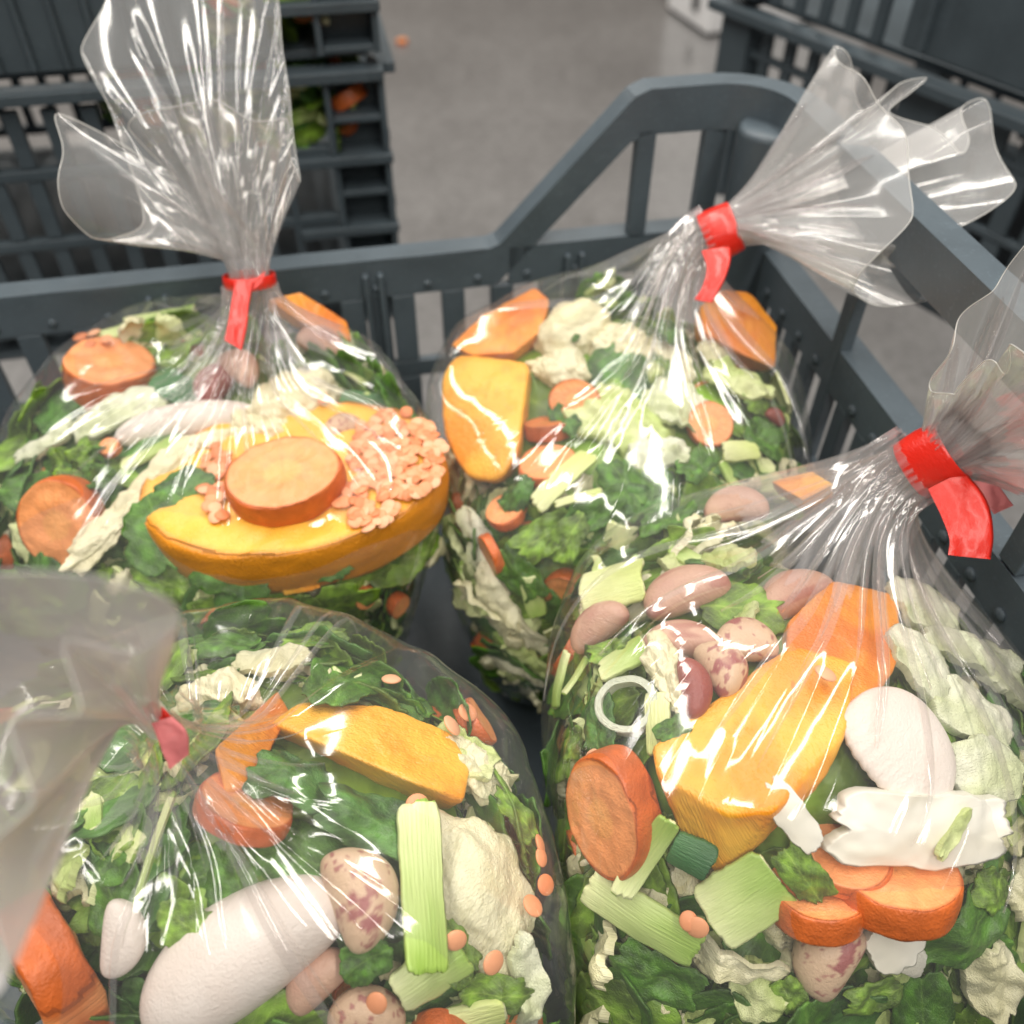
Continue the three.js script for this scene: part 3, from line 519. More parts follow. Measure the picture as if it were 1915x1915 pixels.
// lay something just under the film where the line of sight through (px, py) meets it; local y points out of the bag, local x along angle (degrees clockwise)
function lay(bag, o, px, py, { ang = 0, sink = 0.002, tip = 0, roll = 0, face = 0.15 } = {}) {
  const h = sight(bag, px, py), n = h.n.clone().lerp(rayDir(px, py).normalize().negate(), face).normalize();
  const x = RIGHT.clone().multiplyScalar(Math.cos(rad(ang))).addScaledVector(UP, -Math.sin(rad(ang))); x.addScaledVector(n, -x.dot(n)).normalize();
  const z = x.clone().cross(n).normalize();
  o.quaternion.setFromRotationMatrix(new THREE.Matrix4().makeBasis(x, n, z)).multiply(new THREE.Quaternion().setFromEuler(new THREE.Euler(rad(tip), 0, rad(roll))));
  o.position.copy(h.p).addScaledVector(h.n, -sink);
  o.geometry.computeBoundingBox(); const s = o.geometry.boundingBox.getSize(V()); (bag.items ??= []).push([o.position.clone(), h.n, (s.x + s.z) * 0.25, s.y * 0.5, x, z, s.x * 0.5, s.z * 0.5]); return h;
}

const bag1 = makeBag({
  seed: 11, label: 'tied clear bag of soup vegetables at the rear left with lentils on pumpkin', center: [420, 900, 0.318], base: [0.045, 0.035],
  tie: [468, 530, 0.306], out: [440, 380, 0.294], rt: 0.0075, collar: 0.72, k0: 0.9, k1: 0.7, ruffle: 0.0014, tailMat: M.filmTailClear, tailPleats: 34, wrinkle: 1.3,
  hull: [[-40, 880, 0.305], [50, 700, 0.318], [170, 600, 0.33], [330, 540, 0.34], [835, 850, 0.29], [790, 740, 0.308], [640, 590, 0.33], [835, 930, 0.285], [815, 1050, 0.288], [775, 1180, 0.3], [-70, 1120, 0.295],
    [280, 820, 0.284], [400, 1030, 0.263], [700, 1020, 0.263], [560, 860, 0.275], [760, 860, 0.278], [80, 960, 0.274], [200, 1170, 0.267], [560, 1200, 0.272], [420, 620, 0.345], [420, 900, 0.375], [150, 800, 0.365], [680, 800, 0.362]],
  mouth: [[535, 225, 0.28], [470, 222, 0.272], [410, 190, 0.27], [340, 195, 0.272], [275, 210, 0.276], [240, 240, 0.284], [330, 335, 0.297], [225, 270, 0.294], [105, 213, 0.288], [117, 300, 0.279], [122, 390, 0.278], [165, 440, 0.284], [215, 445, 0.293], [270, 410, 0.302],
    [205, 205, 0.31], [158, 100, 0.316], [190, 10, 0.32], [240, -70, 0.324], [380, -95, 0.327], [500, -60, 0.324], [530, 100, 0.316], [553, 280, 0.306], [560, 335, 0.298], [545, 300, 0.288]],
  tapeWidth: 0.0042, tapeEnds: [
    [[[496, 508, 0.294], [470, 524, 0.2925], [440, 526, 0.292]], [[490, 532, 0.293], [466, 546, 0.292], [444, 540, 0.2915]], M.tape],
    [[[440, 524, 0.2915], [432, 570, 0.289], [426, 608, 0.287], [420, 636, 0.286]], [[474, 528, 0.2915], [466, 570, 0.289], [462, 612, 0.287], [452, 655, 0.286]], M.tape]],
});
const bag2 = makeBag({
  seed: 23, label: 'tied clear bag of soup vegetables at the rear right before the raised corner', center: [1160, 830, 0.312], base: [0.042, 0.035],
  tie: [1332, 442, 0.31], out: [1480, 375, 0.302], rt: 0.0074, collar: 0.7, k0: 1.0, k1: 1.0, ruffle: 0.0024, pleats: 40, tailPleats: 60, wrinkle: 0.7,
  hull: [[800, 690, 0.312], [800, 790, 0.304], [838, 620, 0.325], [940, 550, 0.328], [1150, 480, 0.33], [1400, 560, 0.322], [1452, 600, 0.318], [1512, 790, 0.303], [1515, 880, 0.3], [826, 910, 0.288], [1000, 900, 0.273], [1200, 960, 0.262], [1000, 1050, 0.267], [1350, 920, 0.268],
    [830, 1080, 0.29], [990, 1290, 0.29], [1300, 1200, 0.275], [1500, 1010, 0.29], [900, 680, 0.352], [1150, 620, 0.36], [1400, 680, 0.35], [1500, 870, 0.34]],
  mouth: [[1558, 90, 0.286], [1625, 165, 0.274], [1690, 250, 0.266], [1712, 330, 0.262], [1700, 410, 0.262], [1640, 470, 0.264], [1606, 510, 0.268], [1598, 548, 0.273], [1660, 570, 0.277], [1722, 562, 0.281], [1746, 500, 0.277], [1735, 462, 0.274], [1752, 470, 0.283], [1790, 513, 0.289], [1807, 503, 0.291], [1800, 470, 0.288], [1778, 440, 0.285],
    [1840, 400, 0.288], [1892, 345, 0.293], [1868, 262, 0.298], [1834, 192, 0.3], [1800, 200, 0.296], [1815, 262, 0.289], [1795, 288, 0.287], [1740, 232, 0.292], [1668, 205, 0.297], [1700, 176, 0.302], [1728, 150, 0.304], [1672, 168, 0.304], [1630, 200, 0.3], [1600, 150, 0.295]],
  tapeWidth: 0.0115, tapeEnds: [[[[1312, 470, 0.2995], [1322, 500, 0.2965], [1312, 540, 0.294], [1298, 560, 0.293]], [[1368, 462, 0.2995], [1366, 490, 0.2965], [1352, 530, 0.294], [1332, 566, 0.293]], M.tape]],
});
const bag3 = makeBag({
  seed: 37, label: 'tied clear bag of soup vegetables at the front right with a wide red tape end', center: [1460, 1430, 0.236], base: [0.042, 0.03],
  tie: [1722, 872, 0.243], out: [1860, 800, 0.231], rt: 0.0072, collar: 0.85, k0: 0.9, k1: 1.0, ridges: 46, tailPleats: 80, pleats: 50, ruffle: 0.002,
  hull: [[1000, 1390, 0.23], [1040, 1130, 0.25], [1085, 1030, 0.257], [1320, 900, 0.266], [1560, 900, 0.262], [1690, 990, 0.256], [1810, 1100, 0.248], [1990, 1300, 0.237], [2060, 1550, 0.226], [1120, 1430, 0.2], [1350, 1500, 0.19], [1600, 1480, 0.19], [1800, 1520, 0.194], [1080, 1640, 0.204], [1090, 1820, 0.21],
    [1500, 1900, 0.194], [1900, 1800, 0.2], [1300, 1230, 0.206], [1600, 1200, 0.208], [1100, 2120, 0.225], [1900, 2120, 0.22], [1150, 1150, 0.275], [1460, 1100, 0.285], [1750, 1150, 0.275], [1500, 1400, 0.29]],
  mouth: [[1742, 735, 0.236], [1795, 600, 0.226], [1860, 545, 0.218], [1940, 430, 0.21], [2060, 450, 0.202], [2150, 600, 0.196], [2190, 800, 0.194], [2160, 960, 0.198], [2060, 1010, 0.204], [1990, 930, 0.194], [2040, 820, 0.185], [2010, 740, 0.18], [1950, 690, 0.182], [1900, 640, 0.19], [1880, 700, 0.202], [1830, 680, 0.214], [1790, 735, 0.226]],
  tapeWidth: 0.0125, tapeEnds: [[[[1735, 915, 0.2345], [1760, 965, 0.232], [1775, 1010, 0.23], [1772, 1038, 0.2295]], [[1805, 880, 0.2345], [1845, 935, 0.232], [1858, 1000, 0.23], [1853, 1046, 0.2295]], M.tape], [[[1820, 900, 0.239], [1850, 950, 0.238], [1858, 962, 0.2378]], [[1850, 880, 0.239], [1880, 925, 0.238], [1896, 945, 0.2378]], M.tapePink]],
});
const bag4 = makeBag({
  seed: 53, label: 'tied clear bag of soup vegetables at the front left, its milky tail close and blurred', center: [520, 1620, 0.216], base: [0.042, 0.03],
  tie: [302, 1362, 0.176], out: [210, 1230, 0.15], rt: 0.0032, collar: 0.6, k0: 0.9, k1: 0.9,
  hull: [[330, 1140, 0.24], [540, 1105, 0.243], [700, 1150, 0.24], [890, 1280, 0.233], [955, 1325, 0.23], [1040, 1520, 0.215], [1085, 1690, 0.206], [1085, 1860, 0.202], [1070, 2080, 0.2], [-160, 1330, 0.215], [-220, 1720, 0.2], [430, 1760, 0.173], [800, 1720, 0.178], [650, 1480, 0.188], [180, 1720, 0.173], [960, 1820, 0.186], [300, 2080, 0.176], [800, 2080, 0.186], [600, 1400, 0.28], [250, 1500, 0.27], [900, 1600, 0.26]],
  mouth: [[335, 1160, 0.1092], [305, 1115, 0.1030], [190, 1080, 0.0983], [40, 1068, 0.0936], [-120, 1100, 0.0905], [-210, 1300, 0.0874], [-190, 1600, 0.0858], [-90, 1880, 0.0874], [10, 1830, 0.0920], [-30, 1600, 0.0967], [60, 1500, 0.1014], [20, 1350, 0.1045], [150, 1330, 0.1092], [120, 1200, 0.1123], [250, 1220, 0.1154]],
  tailMat: M.filmMilky, ring: false, tailPleats: 0, wrinkle: 0.5, pleats: 28, bead: 0.0001, tapeWidth: 0.004, tapeEnds: [[[[270, 1326, 0.166], [290, 1340, 0.1655], [310, 1352, 0.166]], [[284, 1310, 0.166], [304, 1322, 0.1655], [326, 1346, 0.166]], M.tape], [[[284, 1352, 0.1655], [300, 1395, 0.165], [318, 1438, 0.166]], [[322, 1340, 0.1655], [350, 1368, 0.165], [354, 1410, 0.166]], M.tapePink]],
});

// ---------------------------------------------------------------- what is in the bags
const pxm = (bag, px, py) => sight(bag, px, py).d / F; // metres per pixel there
function put(bag, name, label, category, px, py, make, o = {}, group) { seed(Math.round(px * 7 + py * 13)); const k = pxm(bag, px, py), m = make(k); lay(bag, m, px, py, o); return add(m, name, label, category, group); }
const mesh = (g, m) => new THREE.Mesh(g, m);
const carrot = (bag, label, px, py, R, h, o = {}) => put(bag, 'carrot_slice', label, 'carrot slice', px, py, (k) => mesh(disc(R * k, h * k, o.col ?? COL.carrot, { oval: o.oval ?? 1, wob: 0.14 }), M.carrot), { sink: h * pxm(bag, px, py) * 0.5 + 0.0012, ...o });
const bean = (bag, label, px, py, L, W, H, paint, o = {}) => put(bag, o.name ?? 'bean', label, 'bean', px, py, (k) => mesh(beanGeo(L * k, W * k, H * k, paint, o.bend ?? 0.22, o.ribs), M.bean), { sink: H * pxm(bag, px, py) * 0.5 + 0.0006, ...o });
const leaf = (bag, label, px, py, L, W, mat, o = {}) => put(bag, 'leaf_piece', label, 'leaf', px, py, (k) => mesh(leafGeo(L * k, W * k, o), mat), { sink: 0.004, ...o });
const leek = (bag, label, px, py, L, W, mat, o = {}) => put(bag, 'leek_piece', label, 'leek', px, py, (k) => mesh(stripGeo(L * k, W * k, o), mat), { sink: 0.003, ...o });
const cabbage = (bag, label, px, py, L, W, col, o = {}) => put(bag, 'cabbage_piece', label, 'cabbage', px, py, (k) => mesh(cabbageGeo(L * k, W * k, col, o), o.thick >= 0.003 ? M.rib : M.cabbage), { sink: 0.004, ...o });
const cauli = (bag, label, px, py, L, W, H, col, o = {}) => put(bag, 'cauliflower_piece', label, 'cauliflower', px, py, (k) => mesh(cauliflowerGeo(L * k, W * k, H * k, col, o.cells), M.veg), { sink: H * pxm(bag, px, py) * 0.5 + 0.0005, ...o });
// pumpkin cut with flat knife faces: corners in the picture [x, y, metres behind the film], and how thick it is
function pumpkin(bag, label, corners, thick, { col = COL.pumpkin, power = 26, name = 'pumpkin_piece', cat = 'pumpkin', shrink = 0.9 } = {}) {
  seed(Math.round(corners[0][0] * 3 + corners[0][1]));
  const top = corners.map(([x, y, d]) => at(x, y, sight(bag, x, y).d + d)), mid = V(); for (const p of top) mid.addScaledVector(p, 1 / top.length);
  const view = mid.clone().sub(EYE).normalize(), n = V();
  for (const [x, y] of corners) n.add(sight(bag, x, y).n); n.normalize().negate().lerp(view, 0.5).normalize();
  const pts = [...top, ...top.map((p) => p.clone().lerp(mid, 1 - shrink).addScaledVector(n, thick))], h = hullSolid(pts, power, col), m = mesh(h.geo, M.fibre);
  m.position.copy(h.mid); h.geo.computeBoundingBox(); const sz = h.geo.boundingBox.getSize(V()), R = Math.cbrt(sz.x * sz.y * sz.z) * 0.5; for (const [x, y, d] of corners) { const e = sight(bag, x, y); bag.items.push([e.p.clone().lerp(mid, 0.35).addScaledVector(e.n, -d), e.n, R * 0.9, 0.004 + thick * 0.5, null]); } return add(m, name, label, cat);
}
const lentils = [];
function lentil(p, n, k) { const m = mesh(lentilGeo, lentilMats[Math.floor(rnd() * 4)]); m.position.copy(p); const [a, b] = basis(n), s = rr(0.9, 1.12) * (k ?? 1); const t = rnd() * 6.28, x = a.clone().multiplyScalar(Math.cos(t)).addScaledVector(b, Math.sin(t)); m.quaternion.setFromRotationMatrix(new THREE.Matrix4().makeBasis(x, n, x.clone().cross(n).normalize())); m.scale.set(s, s, s * rr(0.88, 1)); return m; }
function looseLentil(bag, label, px, py, k = 1) { seed(px * 3 + py); const h = sight(bag, px, py), n = h.n.clone().add(V(rr(-0.4, 0.4), rr(-0.4, 0.4), rr(-0.4, 0.4))).normalize(); return add(lentil(h.p.clone().addScaledVector(h.n, -0.0014), n, k), 'lentil', label, 'lentil'); }

{ // rear left bag
  const b = bag1;
  // the thick pumpkin disc, its axis leaning to the camera
  seed(5);
  const k = 0.284 / F, slab = mesh(disc(284 * k, 0.019, COL.pumpkin, { wob: 0.07, ring: false, oval: 0.7 }), M.fibre);
  slab.position.copy(at(556, 922, 0.2865)); slab.rotation.set(rad(2), rad(8), rad(3), 'YXZ'); slab.updateMatrixWorld();
  b.items.push([slab.position.clone(), V(0, 1, 0), 0.04, 0.007, V(1, 0, 0), V(0, 0, 1), 0.046, 0.03]);
  add(slab, 'pumpkin_slice', 'thick round orange pumpkin slice carrying lentils and a carrot slice', 'pumpkin');
  slab.updateMatrixWorld();
  const up = V(0, 1, 0).applyQuaternion(slab.quaternion), onSlab = (px, py) => { const d = rayDir(px, py), q = slab.position.clone().addScaledVector(up, 0.0102), t = q.sub(EYE).dot(up) / d.dot(up); return d.multiplyScalar(t).add(EYE); };
  const heap = (n, cx, cy, rx, ry, deep, label) => { for (let i = 0; i < n; i++) { const a = rnd() * 6.283, r = Math.sqrt(rnd()), p = onSlab(cx + rx * r * Math.cos(a), cy + ry * r * Math.sin(a)); p.addScaledVector(up, 0.0006 + (1 - r * r) * deep * rnd()); const nn = up.clone().add(V(rr(-0.38, 0.38), rr(-0.3, 0.3), rr(-0.38, 0.38))).normalize(); add(lentil(p, nn, 0.86), 'lentil', label, 'lentil', 'lentils heaped on the pumpkin slice'); } };
  heap(190, 745, 850, 88, 84, 0.0012, 'flat orange lentil in the heap on the right of the pumpkin slice');
  heap(50, 690, 940, 56, 50, 0.0008, 'flat orange lentil in the heap on the right of the pumpkin slice');
  heap(34, 408, 900, 42, 70, 0.001, 'flat orange lentil scattered left of the carrot on the pumpkin slice');
  seed(9);
  const c0 = mesh(disc(104 * k, 0.009, COL.carrot, { wob: 0.1, oval: 0.86 }), M.carrot); c0.position.copy(onSlab(540, 915)).addScaledVector(up, 0.0034); c0.quaternion.copy(slab.quaternion); add(c0, 'carrot_slice', 'thick round carrot slice lying on the big pumpkin slice', 'carrot slice');
  bean(b, 'long white giant bean under the tape of the rear left bag', 342, 762, 275, 78, 70, paintWhite, { ang: -13 });
  cauli(b, 'long narrow cream cauliflower slice running down towards the front', 232, 930, 330, 72, 45, COL.cream, { ang: -57, sink: 0.005 });
  cauli(b, 'cream cauliflower bit ending at the top of the long slice', 395, 800, 180, 60, 40, COL.cream, { ang: -14, sink: 0.006 });
  cauli(b, 'large crumbly cream cauliflower floret right of the tape end', 545, 735, 190, 130, 80, COL.cream, { ang: -35, sink: 0.007 });
  cauli(b, 'pale cauliflower crumbs above the pumpkin slice', 480, 770, 130, 90, 60, COL.cream, { ang: 20, sink: 0.007 });
  carrot(b, 'upright carrot slice at the left edge of the rear left bag', 92, 965, 78, 60, { oval: 1.15, tip: 28, roll: -8 });
  carrot(b, 'carrot slice at the upper left with lentils stuck on top', 185, 672, 84, 74, { tip: -18, roll: -16 });
  for (const [x, y] of [[150, 630], [175, 622], [198, 634], [165, 645]]) add(lentil(sight(b, x, y).p, sight(b, x, y).n.lerp(V(0, 1, 0), 0.5).normalize(), 1), 'lentil', 'orange lentil stuck on the carrot slice at the upper left', 'lentil', 'lentils on the upper left carrot');
  bean(b, 'speckled pink bean beside the heap of lentils', 642, 778, 80, 56, 48, paintBorlotti, { ang: -10, sink: 0.005 });
  bean(b, 'purplish brown bean just left of the hanging tape end', 372, 690, 95, 70, 60, paintRed, { ang: -60, sink: 0.009 });
  bean(b, 'pinkish brown bean at the right shoulder of the rear left bag', 612, 624, 95, 62, 50, paintPink, { ang: 15 });
  bean(b, 'pink bean in the fold above the long white bean', 430, 668, 90, 60, 50, paintPink, { ang: 40, sink: 0.008 });
  pumpkin(b, 'flat orange pumpkin strip at the back behind the tape', [[500, 560, 0.006], [560, 545, 0.005], [650, 600, 0.004], [660, 640, 0.003], [560, 600, 0.003]], 0.008, { col: COL.pumpkinDeep });
  leaf(b, 'large dark green leaf hanging below the left end of the pumpkin slice', 298, 1000, 170, 160, M.leafDark, { ang: 70, curl: 0.35, sink: 0.0008, face: 0.4 });
  leaf(b, 'dark green leaf lapping over the edge of the pumpkin slice', 345, 915, 120, 80, M.leafBlue, { ang: -30, curl: 0.35, sink: 0.0006, face: 0.5 });
  leaf(b, 'dark green leaf under the front edge of the pumpkin slice', 430, 1065, 200, 120, M.leafDark, { ang: 12, curl: 0.4, sink: 0.001 });
  leaf(b, 'wide mid green leaf below the pumpkin slice', 580, 1065, 180, 80, M.leafBlue, { ang: 3, curl: 0.4 });
  leaf(b, 'mid green leaf at the lower right of the rear left bag', 700, 1085, 130, 90, M.leafMid, { ang: -10, curl: 0.5 });
  leaf(b, 'green leaf at the lower left behind the milky tail', 300, 1095, 150, 90, M.leafMid, { ang: 30, curl: 0.8 });
  for (let i = 0; i < 7; i++) { seed(200 + i); leaf(b, 'small curly dark green parsley leaf above the upright carrot slice', 70 + rr(0, 130), 850 + rr(-22, 60), 75, 60, i % 2 ? M.leafDark : M.leafMid, { ang: rr(0, 180), curl: 1.8, rag: 0.7, sink: 0.002 }); scene.children.at(-1).userData.group = 'curly parsley above the upright carrot'; }
  leek(b, 'grey green leek leaf above the heap of lentils', 690, 738, 110, 62, M.leekDark, { ang: 12, cup: 0.2, thick: 0.0008, sink: 0.004 });
  leek(b, 'grey green leek leaf left of the hanging tape', 312, 700, 110, 60, M.leekDark, { ang: 40, cup: 0.2, thick: 0.0008, sink: 0.006 });
  cabbage(b, 'pale cabbage piece between the upper carrot and the white bean', 205, 745, 190, 90, COL.cabbageWhite, { ang: -35, sink: 0.005 });
  cabbage(b, 'pale cabbage strip at the left edge above the parsley', 60, 815, 150, 50, COL.cabbageWhite, { ang: -30, sink: 0.003 });
  cabbage(b, 'small pale cabbage leaf at the far left', 30, 1010, 100, 70, COL.cabbageGreen, { ang: 60 });
  leek(b, 'pale green leek piece high on the left shoulder', 290, 565, 130, 50, M.leekGreen, { ang: -20, cup: 0.5 });
  leek(b, 'short green leek strip left of the neck', 230, 600, 120, 34, M.leekGreen, { ang: -22, cup: 0.4 });
  carrot(b, 'small square carrot bit left of the white bean', 198, 828, 20, 16, { col: COL.carrot });
  looseLentil(b, 'orange lentil stuck on the cauliflower floret', 600, 738);
  carrot(b, 'small carrot bit at the lower right of the rear left bag', 690, 1128, 22, 20); carrot(b, 'small carrot bit at the lower right edge', 757, 1140, 24, 22);
  pumpkin(b, 'small pumpkin piece below the big pumpkin slice', [[520, 1085, 0.004], [590, 1078, 0.004], [600, 1100, 0.004], [530, 1115, 0.004]], 0.006);
}
{ // rear right bag
  const b = bag2;
  pumpkin(b, 'upright orange pumpkin chunk with a rounded end at the left of the rear right bag', [[818, 700, 0.001], [850, 655, 0.002], [945, 660, 0.001], [994, 672, 0.001], [985, 770, 0.0], [972, 850, 0.001], [935, 905, 0.002], [870, 900, 0.003], [825, 820, 0.002], [900, 770, -0.001]], 0.016, { power: 14 });
  pumpkin(b, 'long orange pumpkin strip leaning on the upright chunk', [[840, 645, 0.004], [900, 590, 0.003], [1000, 535, 0.003], [1030, 560, 0.003], [1010, 620, 0.002], [960, 660, 0.003], [880, 665, 0.003]], 0.012, { col: COL.pumpkinDeep });
  cauli(b, 'smooth pale cauliflower stalk near the neck of the rear right bag', 1075, 590, 150, 110, 90, COL.cream, { ang: -50, cells: 90, sink: 0.007 });
  cauli(b, 'crumbly cream cauliflower floret left of the stalk', 1045, 660, 130, 90, 70, COL.cream, { ang: 20, sink: 0.008 });
  cauli(b, 'cream cauliflower floret in the middle of the rear right bag', 1150, 620, 150, 110, 80, COL.cream, { ang: 30, sink: 0.01 });
  leaf(b, 'tiny green leaf stuck on the cauliflower stalk', 1076, 630, 26, 14, M.leafDark, { ang: -70, curl: 0.2, sink: 0.0006 });
  pumpkin(b, 'orange pumpkin chunk behind the hanging tape end', [[1310, 570, 0.003], [1350, 540, 0.003], [1405, 545, 0.002], [1455, 610, 0.002], [1452, 690, 0.002], [1380, 660, 0.002], [1315, 620, 0.002]], 0.012, { col: COL.pumpkinDeep });
  cabbage(b, 'large crinkled pale cabbage leaf in the middle of the rear right bag', 1180, 770, 230, 150, COL.cabbageGreen, { ang: 35, crinkle: 1.5, sink: 0.003 });
  cabbage(b, 'white crinkled cabbage edge right of the middle', 1275, 745, 150, 110, COL.cabbageWhite, { ang: 50, crinkle: 1.5, sink: 0.003 });
  cabbage(b, 'white cabbage tip at the centre of the rear right bag', 1240, 830, 120, 70, COL.cabbageWhite, { ang: 10, crinkle: 1.6, sink: 0.002 });
  cabbage(b, 'light green curly cabbage leaf at the right side', 1390, 705, 150, 70, COL.cabbageGreen, { ang: 38, crinkle: 1.7, sink: 0.002 });
  cabbage(b, 'pale cabbage piece under the tape end', 1260, 660, 130, 90, COL.cabbageCream, { ang: 60, sink: 0.006 });
  cabbage(b, 'cream bean sized cabbage bit left of the right pumpkin chunk', 1345, 640, 70, 60, COL.cabbageCream, { ang: 60, sink: 0.004 });
  carrot(b, 'carrot slice right of the upright pumpkin chunk, seen at a slant', 1072, 735, 48, 22, { tip: 35, oval: 0.8 });
  carrot(b, 'dark carrot slice half hidden beside the upright pumpkin chunk', 1020, 775, 46, 30, { tip: -40, col: [[0.6, 0.18, 0.05], [0.5, 0.12, 0.03]], sink: 0.007 });
  carrot(b, 'carrot slice above the pale curved leek strip', 1020, 850, 56, 26, { tip: -20, sink: 0.006 });
  carrot(b, 'carrot slice at the right among dark leaves', 1335, 775, 44, 24, { tip: 20, sink: 0.005 });
  carrot(b, 'carrot sliver low on the left side', 905, 1040, 42, 20, { tip: 30, roll: 40, sink: 0.004 });
  carrot(b, 'carrot bit below the upright pumpkin chunk', 930, 950, 40, 22, { tip: -30, sink: 0.006 });
  leek(b, 'pale yellow curved leek strip in front of the carrots', 1050, 885, 150, 44, M.leekPale, { ang: -50, cup: 0.35, bend: 0.25, sink: 0.002 });
  leek(b, 'thin pale leek shred below the curved strip', 1080, 925, 90, 16, M.leekPale, { ang: -14, cup: 0.2, bend: 0.2, sink: 0.0016 });
  const L = [['dark green leaf at the front of the rear right bag', 1170, 895, 150, 100, M.leafDark, 60], ['dark green leaf right of the curved leek strip', 1110, 945, 150, 70, M.leafDark, -28], ['dark green leaf by the bright crease', 1215, 935, 110, 90, M.leafBlue, 20], ['dark green leaf below the thin leek shred', 1010, 1000, 150, 80, M.leafMid, -30], ['dark green leaf low at the left', 960, 1075, 140, 90, M.leafDark, 50],
    ['green leaf low in the middle', 1060, 1010, 120, 70, M.leafMid, -60], ['dark green leaf at the right edge', 1445, 810, 110, 80, M.leafDark, 30], ['bright green leaf tip under the curly cabbage', 1430, 745, 80, 50, M.leafMid, 25], ['dark green leaf right of the white cabbage tip', 1310, 855, 100, 70, M.leafDark, -50], ['green leaf behind the carrot slices', 1055, 770, 90, 60, M.leafBlue, 70],
    ['grey green leaf at the left under the pumpkin', 960, 920, 90, 60, M.leafBlue, -40], ['green leaf by the bag in front', 1250, 985, 110, 60, M.leafDark, -15], ['green leaf near the cauliflower', 1255, 610, 70, 50, M.leafBlue, 30]];
  for (const [l, x, y, w, h, m, a] of L) leaf(b, l, x, y, w, h, m, { ang: a, curl: 0.8, sink: 0.003 });
  bean(b, 'dark red bean at the right edge of the rear right bag', 1462, 772, 44, 30, 26, paintRed, { ang: 30 });
  leek(b, 'yellow green leek piece low in the rear right bag', 990, 1125, 85, 38, M.leekGreen, { ang: 80, sink: 0.003 });
  leek(b, 'pale leek piece at the right of the white cabbage tip', 1400, 830, 80, 40, M.leekPale, { ang: -12, sink: 0.004 });
  cabbage(b, 'pale cabbage strip low at the left', 915, 1130, 150, 60, COL.cabbageCream, { ang: 60, sink: 0.004 });
  cabbage(b, 'pale cabbage strip falling to the right at the bottom', 960, 1190, 190, 50, COL.cabbageCream, { ang: 55, sink: 0.004 });
  cabbage(b, 'narrow pale cabbage strip at the bottom', 990, 1260, 140, 44, COL.cabbageGreen, { ang: 40, sink: 0.004 });
  cabbage(b, 'white cabbage sliver at the left edge', 860, 1010, 130, 50, COL.cabbageWhite, { ang: 70, sink: 0.005 });
}
{ // front right bag
  const b = bag3;
  pumpkin(b, 'big bright orange pumpkin chunk in the middle of the front right bag', [[1216, 1398, 0.003], [1345, 1345, 0.005], [1480, 1205, 0.008], [1600, 1240, 0.006], [1590, 1350, 0.003], [1450, 1515, -0.001], [1350, 1520, -0.001], [1228, 1445, 0.001], [1345, 1640, 0.008], [1400, 1605, 0.008], [1262, 1545, 0.007], [1550, 1450, 0.006]], 0.016, { shrink: 0.8, power: 42 });
  pumpkin(b, 'deep orange pumpkin chunk under the neck film', [[1470, 1160, 0.008], [1560, 1080, 0.01], [1680, 1110, 0.009], [1690, 1220, 0.006], [1630, 1330, 0.004], [1540, 1390, 0.005], [1470, 1290, 0.006]], 0.018, { col: COL.pumpkinDeep });
  pumpkin(b, 'orange pumpkin bit at the back by the crate slats', [[1440, 900, 0.004], [1520, 880, 0.004], [1560, 905, 0.004], [1500, 935, 0.004]], 0.008);
  bean(b, 'large flat white bean half at the right of the pumpkin', 1712, 1385, 240, 212, 62, paintWhite, { ang: 62, bend: 0.1, ribs: 0.008 });
  cabbage(b, 'long thick white cabbage rib at the right', 1735, 1562, 400, 150, COL.white, { ang: 2, crinkle: 0.45, thick: 0.0034, bend: 0.3, rag: 0.26, sink: 0.0028 });
  cabbage(b, 'pointed white cabbage chip left of the long rib', 1490, 1535, 170, 70, COL.white, { ang: 52, crinkle: 0.3, thick: 0.003, rag: 0.3, sink: 0.0022 });
  cabbage(b, 'shred of light green cabbage lying on the white rib', 1780, 1560, 120, 24, COL.cabbageGreen, { ang: -48, crinkle: 0.8, sink: 0.0002 });
  carrot(b, 'oval orange carrot slice facing out at the left of the front right bag', 1118, 1532, 92, 74, { oval: 1.32, tip: 10, roll: 12, sink: 0.006 });
  carrot(b, 'carrot slice on edge under the white cabbage rib', 1700, 1676, 126, 74, { tip: -72, sink: 0.0075 });
  carrot(b, 'carrot slice on edge below the green leaf', 1552, 1718, 92, 62, { tip: -74, sink: 0.0075 });
  carrot(b, 'carrot slice peeping out between the two edge-on slices', 1610, 1640, 90, 40, { tip: -60, sink: 0.009 });
  leek(b, 'square pale green leek piece in front of the pumpkin', 1392, 1700, 160, 140, M.leekGreen, { ang: -38, cup: 0.35, bend: 0.05, sink: 0.0025 });
  leek(b, 'long light green leek strip below the oval carrot slice', 1195, 1735, 240, 92, M.leekGreen, { ang: 24, cup: 0.3, bend: 0.08, sink: 0.003 });
  leek(b, 'curved light green leek crescent right of the oval carrot slice', 1205, 1610, 190, 48, M.leekGreen, { ang: -58, cup: 0.4, bend: -0.35, sink: 0.0022 });
  leek(b, 'dark green leek tube cut beside the oval carrot slice', 1192, 1590, 90, 44, M.leekDark, { ang: -75, cup: 1.2, sink: 0.004 });
  leek(b, 'dark blue green leek piece below the pumpkin', 1290, 1612, 84, 74, M.leekDark, { ang: 20, cup: 0.6, sink: 0.002 });
  leaf(b, 'bright green leaf under the pointed cabbage chip', 1510, 1650, 150, 80, M.leafMid, { ang: 55, curl: 0.5, rag: 0.4, sink: 0.002 });
  bean(b, 'pink speckled bean at the bottom of the front right bag', 1568, 1828, 160, 116, 100, paintBorlotti, { ang: -58 });
  cabbage(b, 'white cabbage chunk right of the speckled bean', 1690, 1790, 130, 120, COL.white, { ang: 60, crinkle: 0.4, thick: 0.003, sink: 0.005 });
